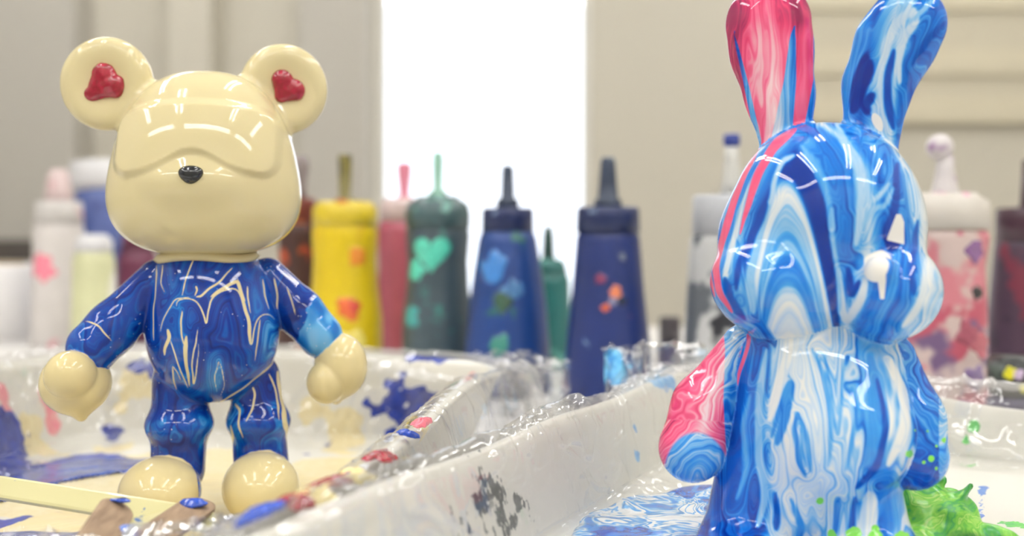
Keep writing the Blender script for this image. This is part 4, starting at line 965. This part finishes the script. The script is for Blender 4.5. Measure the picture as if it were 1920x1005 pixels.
mW = bottle_mat('bottle_marbled', (206, 208, 210), [((90, 96, 104), 22, .52), ((40, 42, 50), 26, .60), ((60, 130, 190), 20, .66)]); mWc = bottle_mat('cap_marbled', (200, 204, 212), [((90, 130, 180), 24, .58)]); mWn = bottle_mat('nozzle_white', (224, 224, 220), [((90, 90, 90), 40, .62)]); mWt = bottle_mat('tip_blue', (26, 56, 150), [])
bottle(1372, 88, [(76, 440), (78, 460), (84, 560), (88, 640), (90, 760)], [(72, 366), (74, 440)], [(12, 272), (14, 300), (18, 340), (22, 366)], [mW, mWc, mWn, mWt], 'white squeeze bottle blotched black with a blue tip behind the rabbit shoulder', tip=[(15, 252), (16, 268), (12, 276)])
mR = bottle_mat('bottle_pink_white', (216, 196, 192), [((196, 120, 132), 20, .46), ((180, 84, 104), 24, .54), ((110, 86, 124), 18, .56), ((54, 48, 54), 26, .66)]); mRc = bottle_mat('cap_white_pink', (222, 216, 208), [((214, 130, 170), 20, .60)]); mRn = bottle_mat('nozzle_white_lilac', (226, 220, 222), [((150, 110, 160), 24, .56)])
r, P = bottle(1772, 80, [(76, 430), (78, 445), (70, 500), (74, 580), (76, 680), (77, 800)], [(60, 362), (78, 378), (79, 428)], [(15, 292), (17, 320), (24, 356), (30, 364)], [mR, mRc, mRn, mRn], 'white bottle mottled pink and purple with a ball tip right of the rabbit', ball=(1762, 276, 25))
for i, (th, y, s, cl) in enumerate(((.5, 545, .5, (40, 38, 44)), (.4, 470, .8, (120, 80, 130)), (.9, 395, .5, (222, 84, 160)), (.6, 640, 1.0, (178, 96, 110)), (.2, 620, .9, (150, 76, 94)), (.4, 700, .9, (130, 110, 150)))):
    patch(r, P, th, CAMH-(y-HY)*80/FPX-TZ, s, blobshape(60+i), paint('pst%d' % i, cl))
mV = bottle_mat('bottle_plum', (74, 52, 72), [((40, 30, 50), 14, .52), ((110, 40, 60), 20, .6)]); mVc = bottle_mat('cap_plum', (70, 40, 56), [((120, 100, 110), 26, .62)])
bottle(1930, 96, [(60, 450), (62, 470), (70, 560), (80, 680), (82, 780)], [(58, 390), (60, 452)], [(12, 300), (16, 380), (20, 392)], [mV, mVc, mVc], 'dark plum squeeze bottle at the right edge of the table')
# jars
mJ = bottle_mat('jar_lid_black', (36, 40, 40), [((70, 80, 74), 40, .56), ((200, 200, 40), 46, .71)]); mJb = bottle_mat('jar_violet', (72, 66, 104), [((120, 116, 140), 30, .58), ((40, 36, 60), 24, .58)])
r, P = bottle(1898, 74, [(40, 738), (46, 748), (46, 790)], [(41, 668), (44, 674), (44, 738)], None, [mJb, mJ], 'small violet paint jar with a black speckled lid at the right edge', name='paint_jar', cat='jar', group='paint jars')
kz = 74/FPX
for i, (th, y, s, cl) in enumerate(((-.5, 695, .42, (206, 200, 40)), (-.2, 696, .38, (190, 170, 200)), (.05, 722, .3, (220, 214, 50)))):
    patch(r, [(44*kz+.02, 0), (44*kz+.02, 20)], th, CAMH-(y-HY)*kz-TZ, s, blobshape(70+i), paint('jst%d' % i, cl))
bottle(1256, 118, [(20, 640), (24, 650), (24, 690)], [(20, 594), (21, 640)], None, [mJb, bottle_mat('lid_grey', (66, 60, 66), [])], 'little dark grey lidded jar left of the blue-tipped bottle', name='paint_jar', cat='jar', group='paint jars')
# far left: white stained bottles out of focus
mL = bottle_mat('bottle_white_pink', (228, 222, 220), [((226, 130, 150), 14, .64), ((190, 190, 190), 12, .6)]); mLc = bottle_mat('cap_white', (226, 222, 220), [((150, 200, 150), 16, .64), ((222, 170, 176), 14, .6)])
r, P = bottle(110, 138, [(44, 420), (46, 440), (46, 520), (50, 640), (52, 700)], [(42, 378), (44, 420)], [(14, 318), (20, 330), (24, 360), (26, 380)], [mL, mLc, mPc], 'white squeeze bottle with a pink stain, leftmost on the table')
patch(r, P, -.3, CAMH-(500-HY)*138/FPX-TZ, 1.7, blobshape(81), paint('lpk', (228, 130, 150)))
mL2 = bottle_mat('bottle_periwinkle', (92, 110, 176), [((60, 70, 130), 14, .56)]); mL2c = bottle_mat('cap_pale', (232, 232, 236), [])
bottle(206, 146, [(34, 352), (38, 370), (44, 460), (48, 560), (50, 640)], [(40, 300), (42, 340), (36, 354)], None, [mL2, mL2c], 'leaning periwinkle bottle with a white cap behind the bear shoulder', lean=-.10)
mL3 = bottle_mat('bottle_pale_lime', (222, 224, 180), [((236, 234, 226), 14, .5)])
bottle(176, 128, [(34, 470), (38, 490), (40, 560), (42, 640), (42, 700)], [(26, 440), (34, 452), (34, 472)], None, [mL3, mL2c], 'pale lime and white bottle beside the bear sleeve')
mL4 = bottle_mat('bottle_maroon', (110, 46, 76), [((80, 30, 60), 14, .56)])
bottle(258, 142, [(32, 470), (36, 490), (38, 560), (40, 660)], [(26, 430), (30, 470)], None, [mL4, mL4], 'maroon bottle showing between the bear cheek and sleeve')
# white paper stack far left
M_paper = plain('white_paper', (234, 232, 232), .7, var=.03)
ps = empty('paper_towel_pack', (at(20, 0, 150)[0], 150, TZ), 'white wrapped paper towel pack on the table at far left', 'paper towels')
V, F = lathe([(5.2, 0), (5.6, .4), (5.6, 9.2), (5.2, 9.6), (1.9, 9.6), (1.9, 9.0)], 48); mkmesh('roll', V, F, M_paper, ps)
V, F = lathe([(1.85, 8.8), (1.85, 9.9), (1.6, 9.9)], 32); mkmesh('core', V, F, plain('card', (190, 170, 140)), ps)
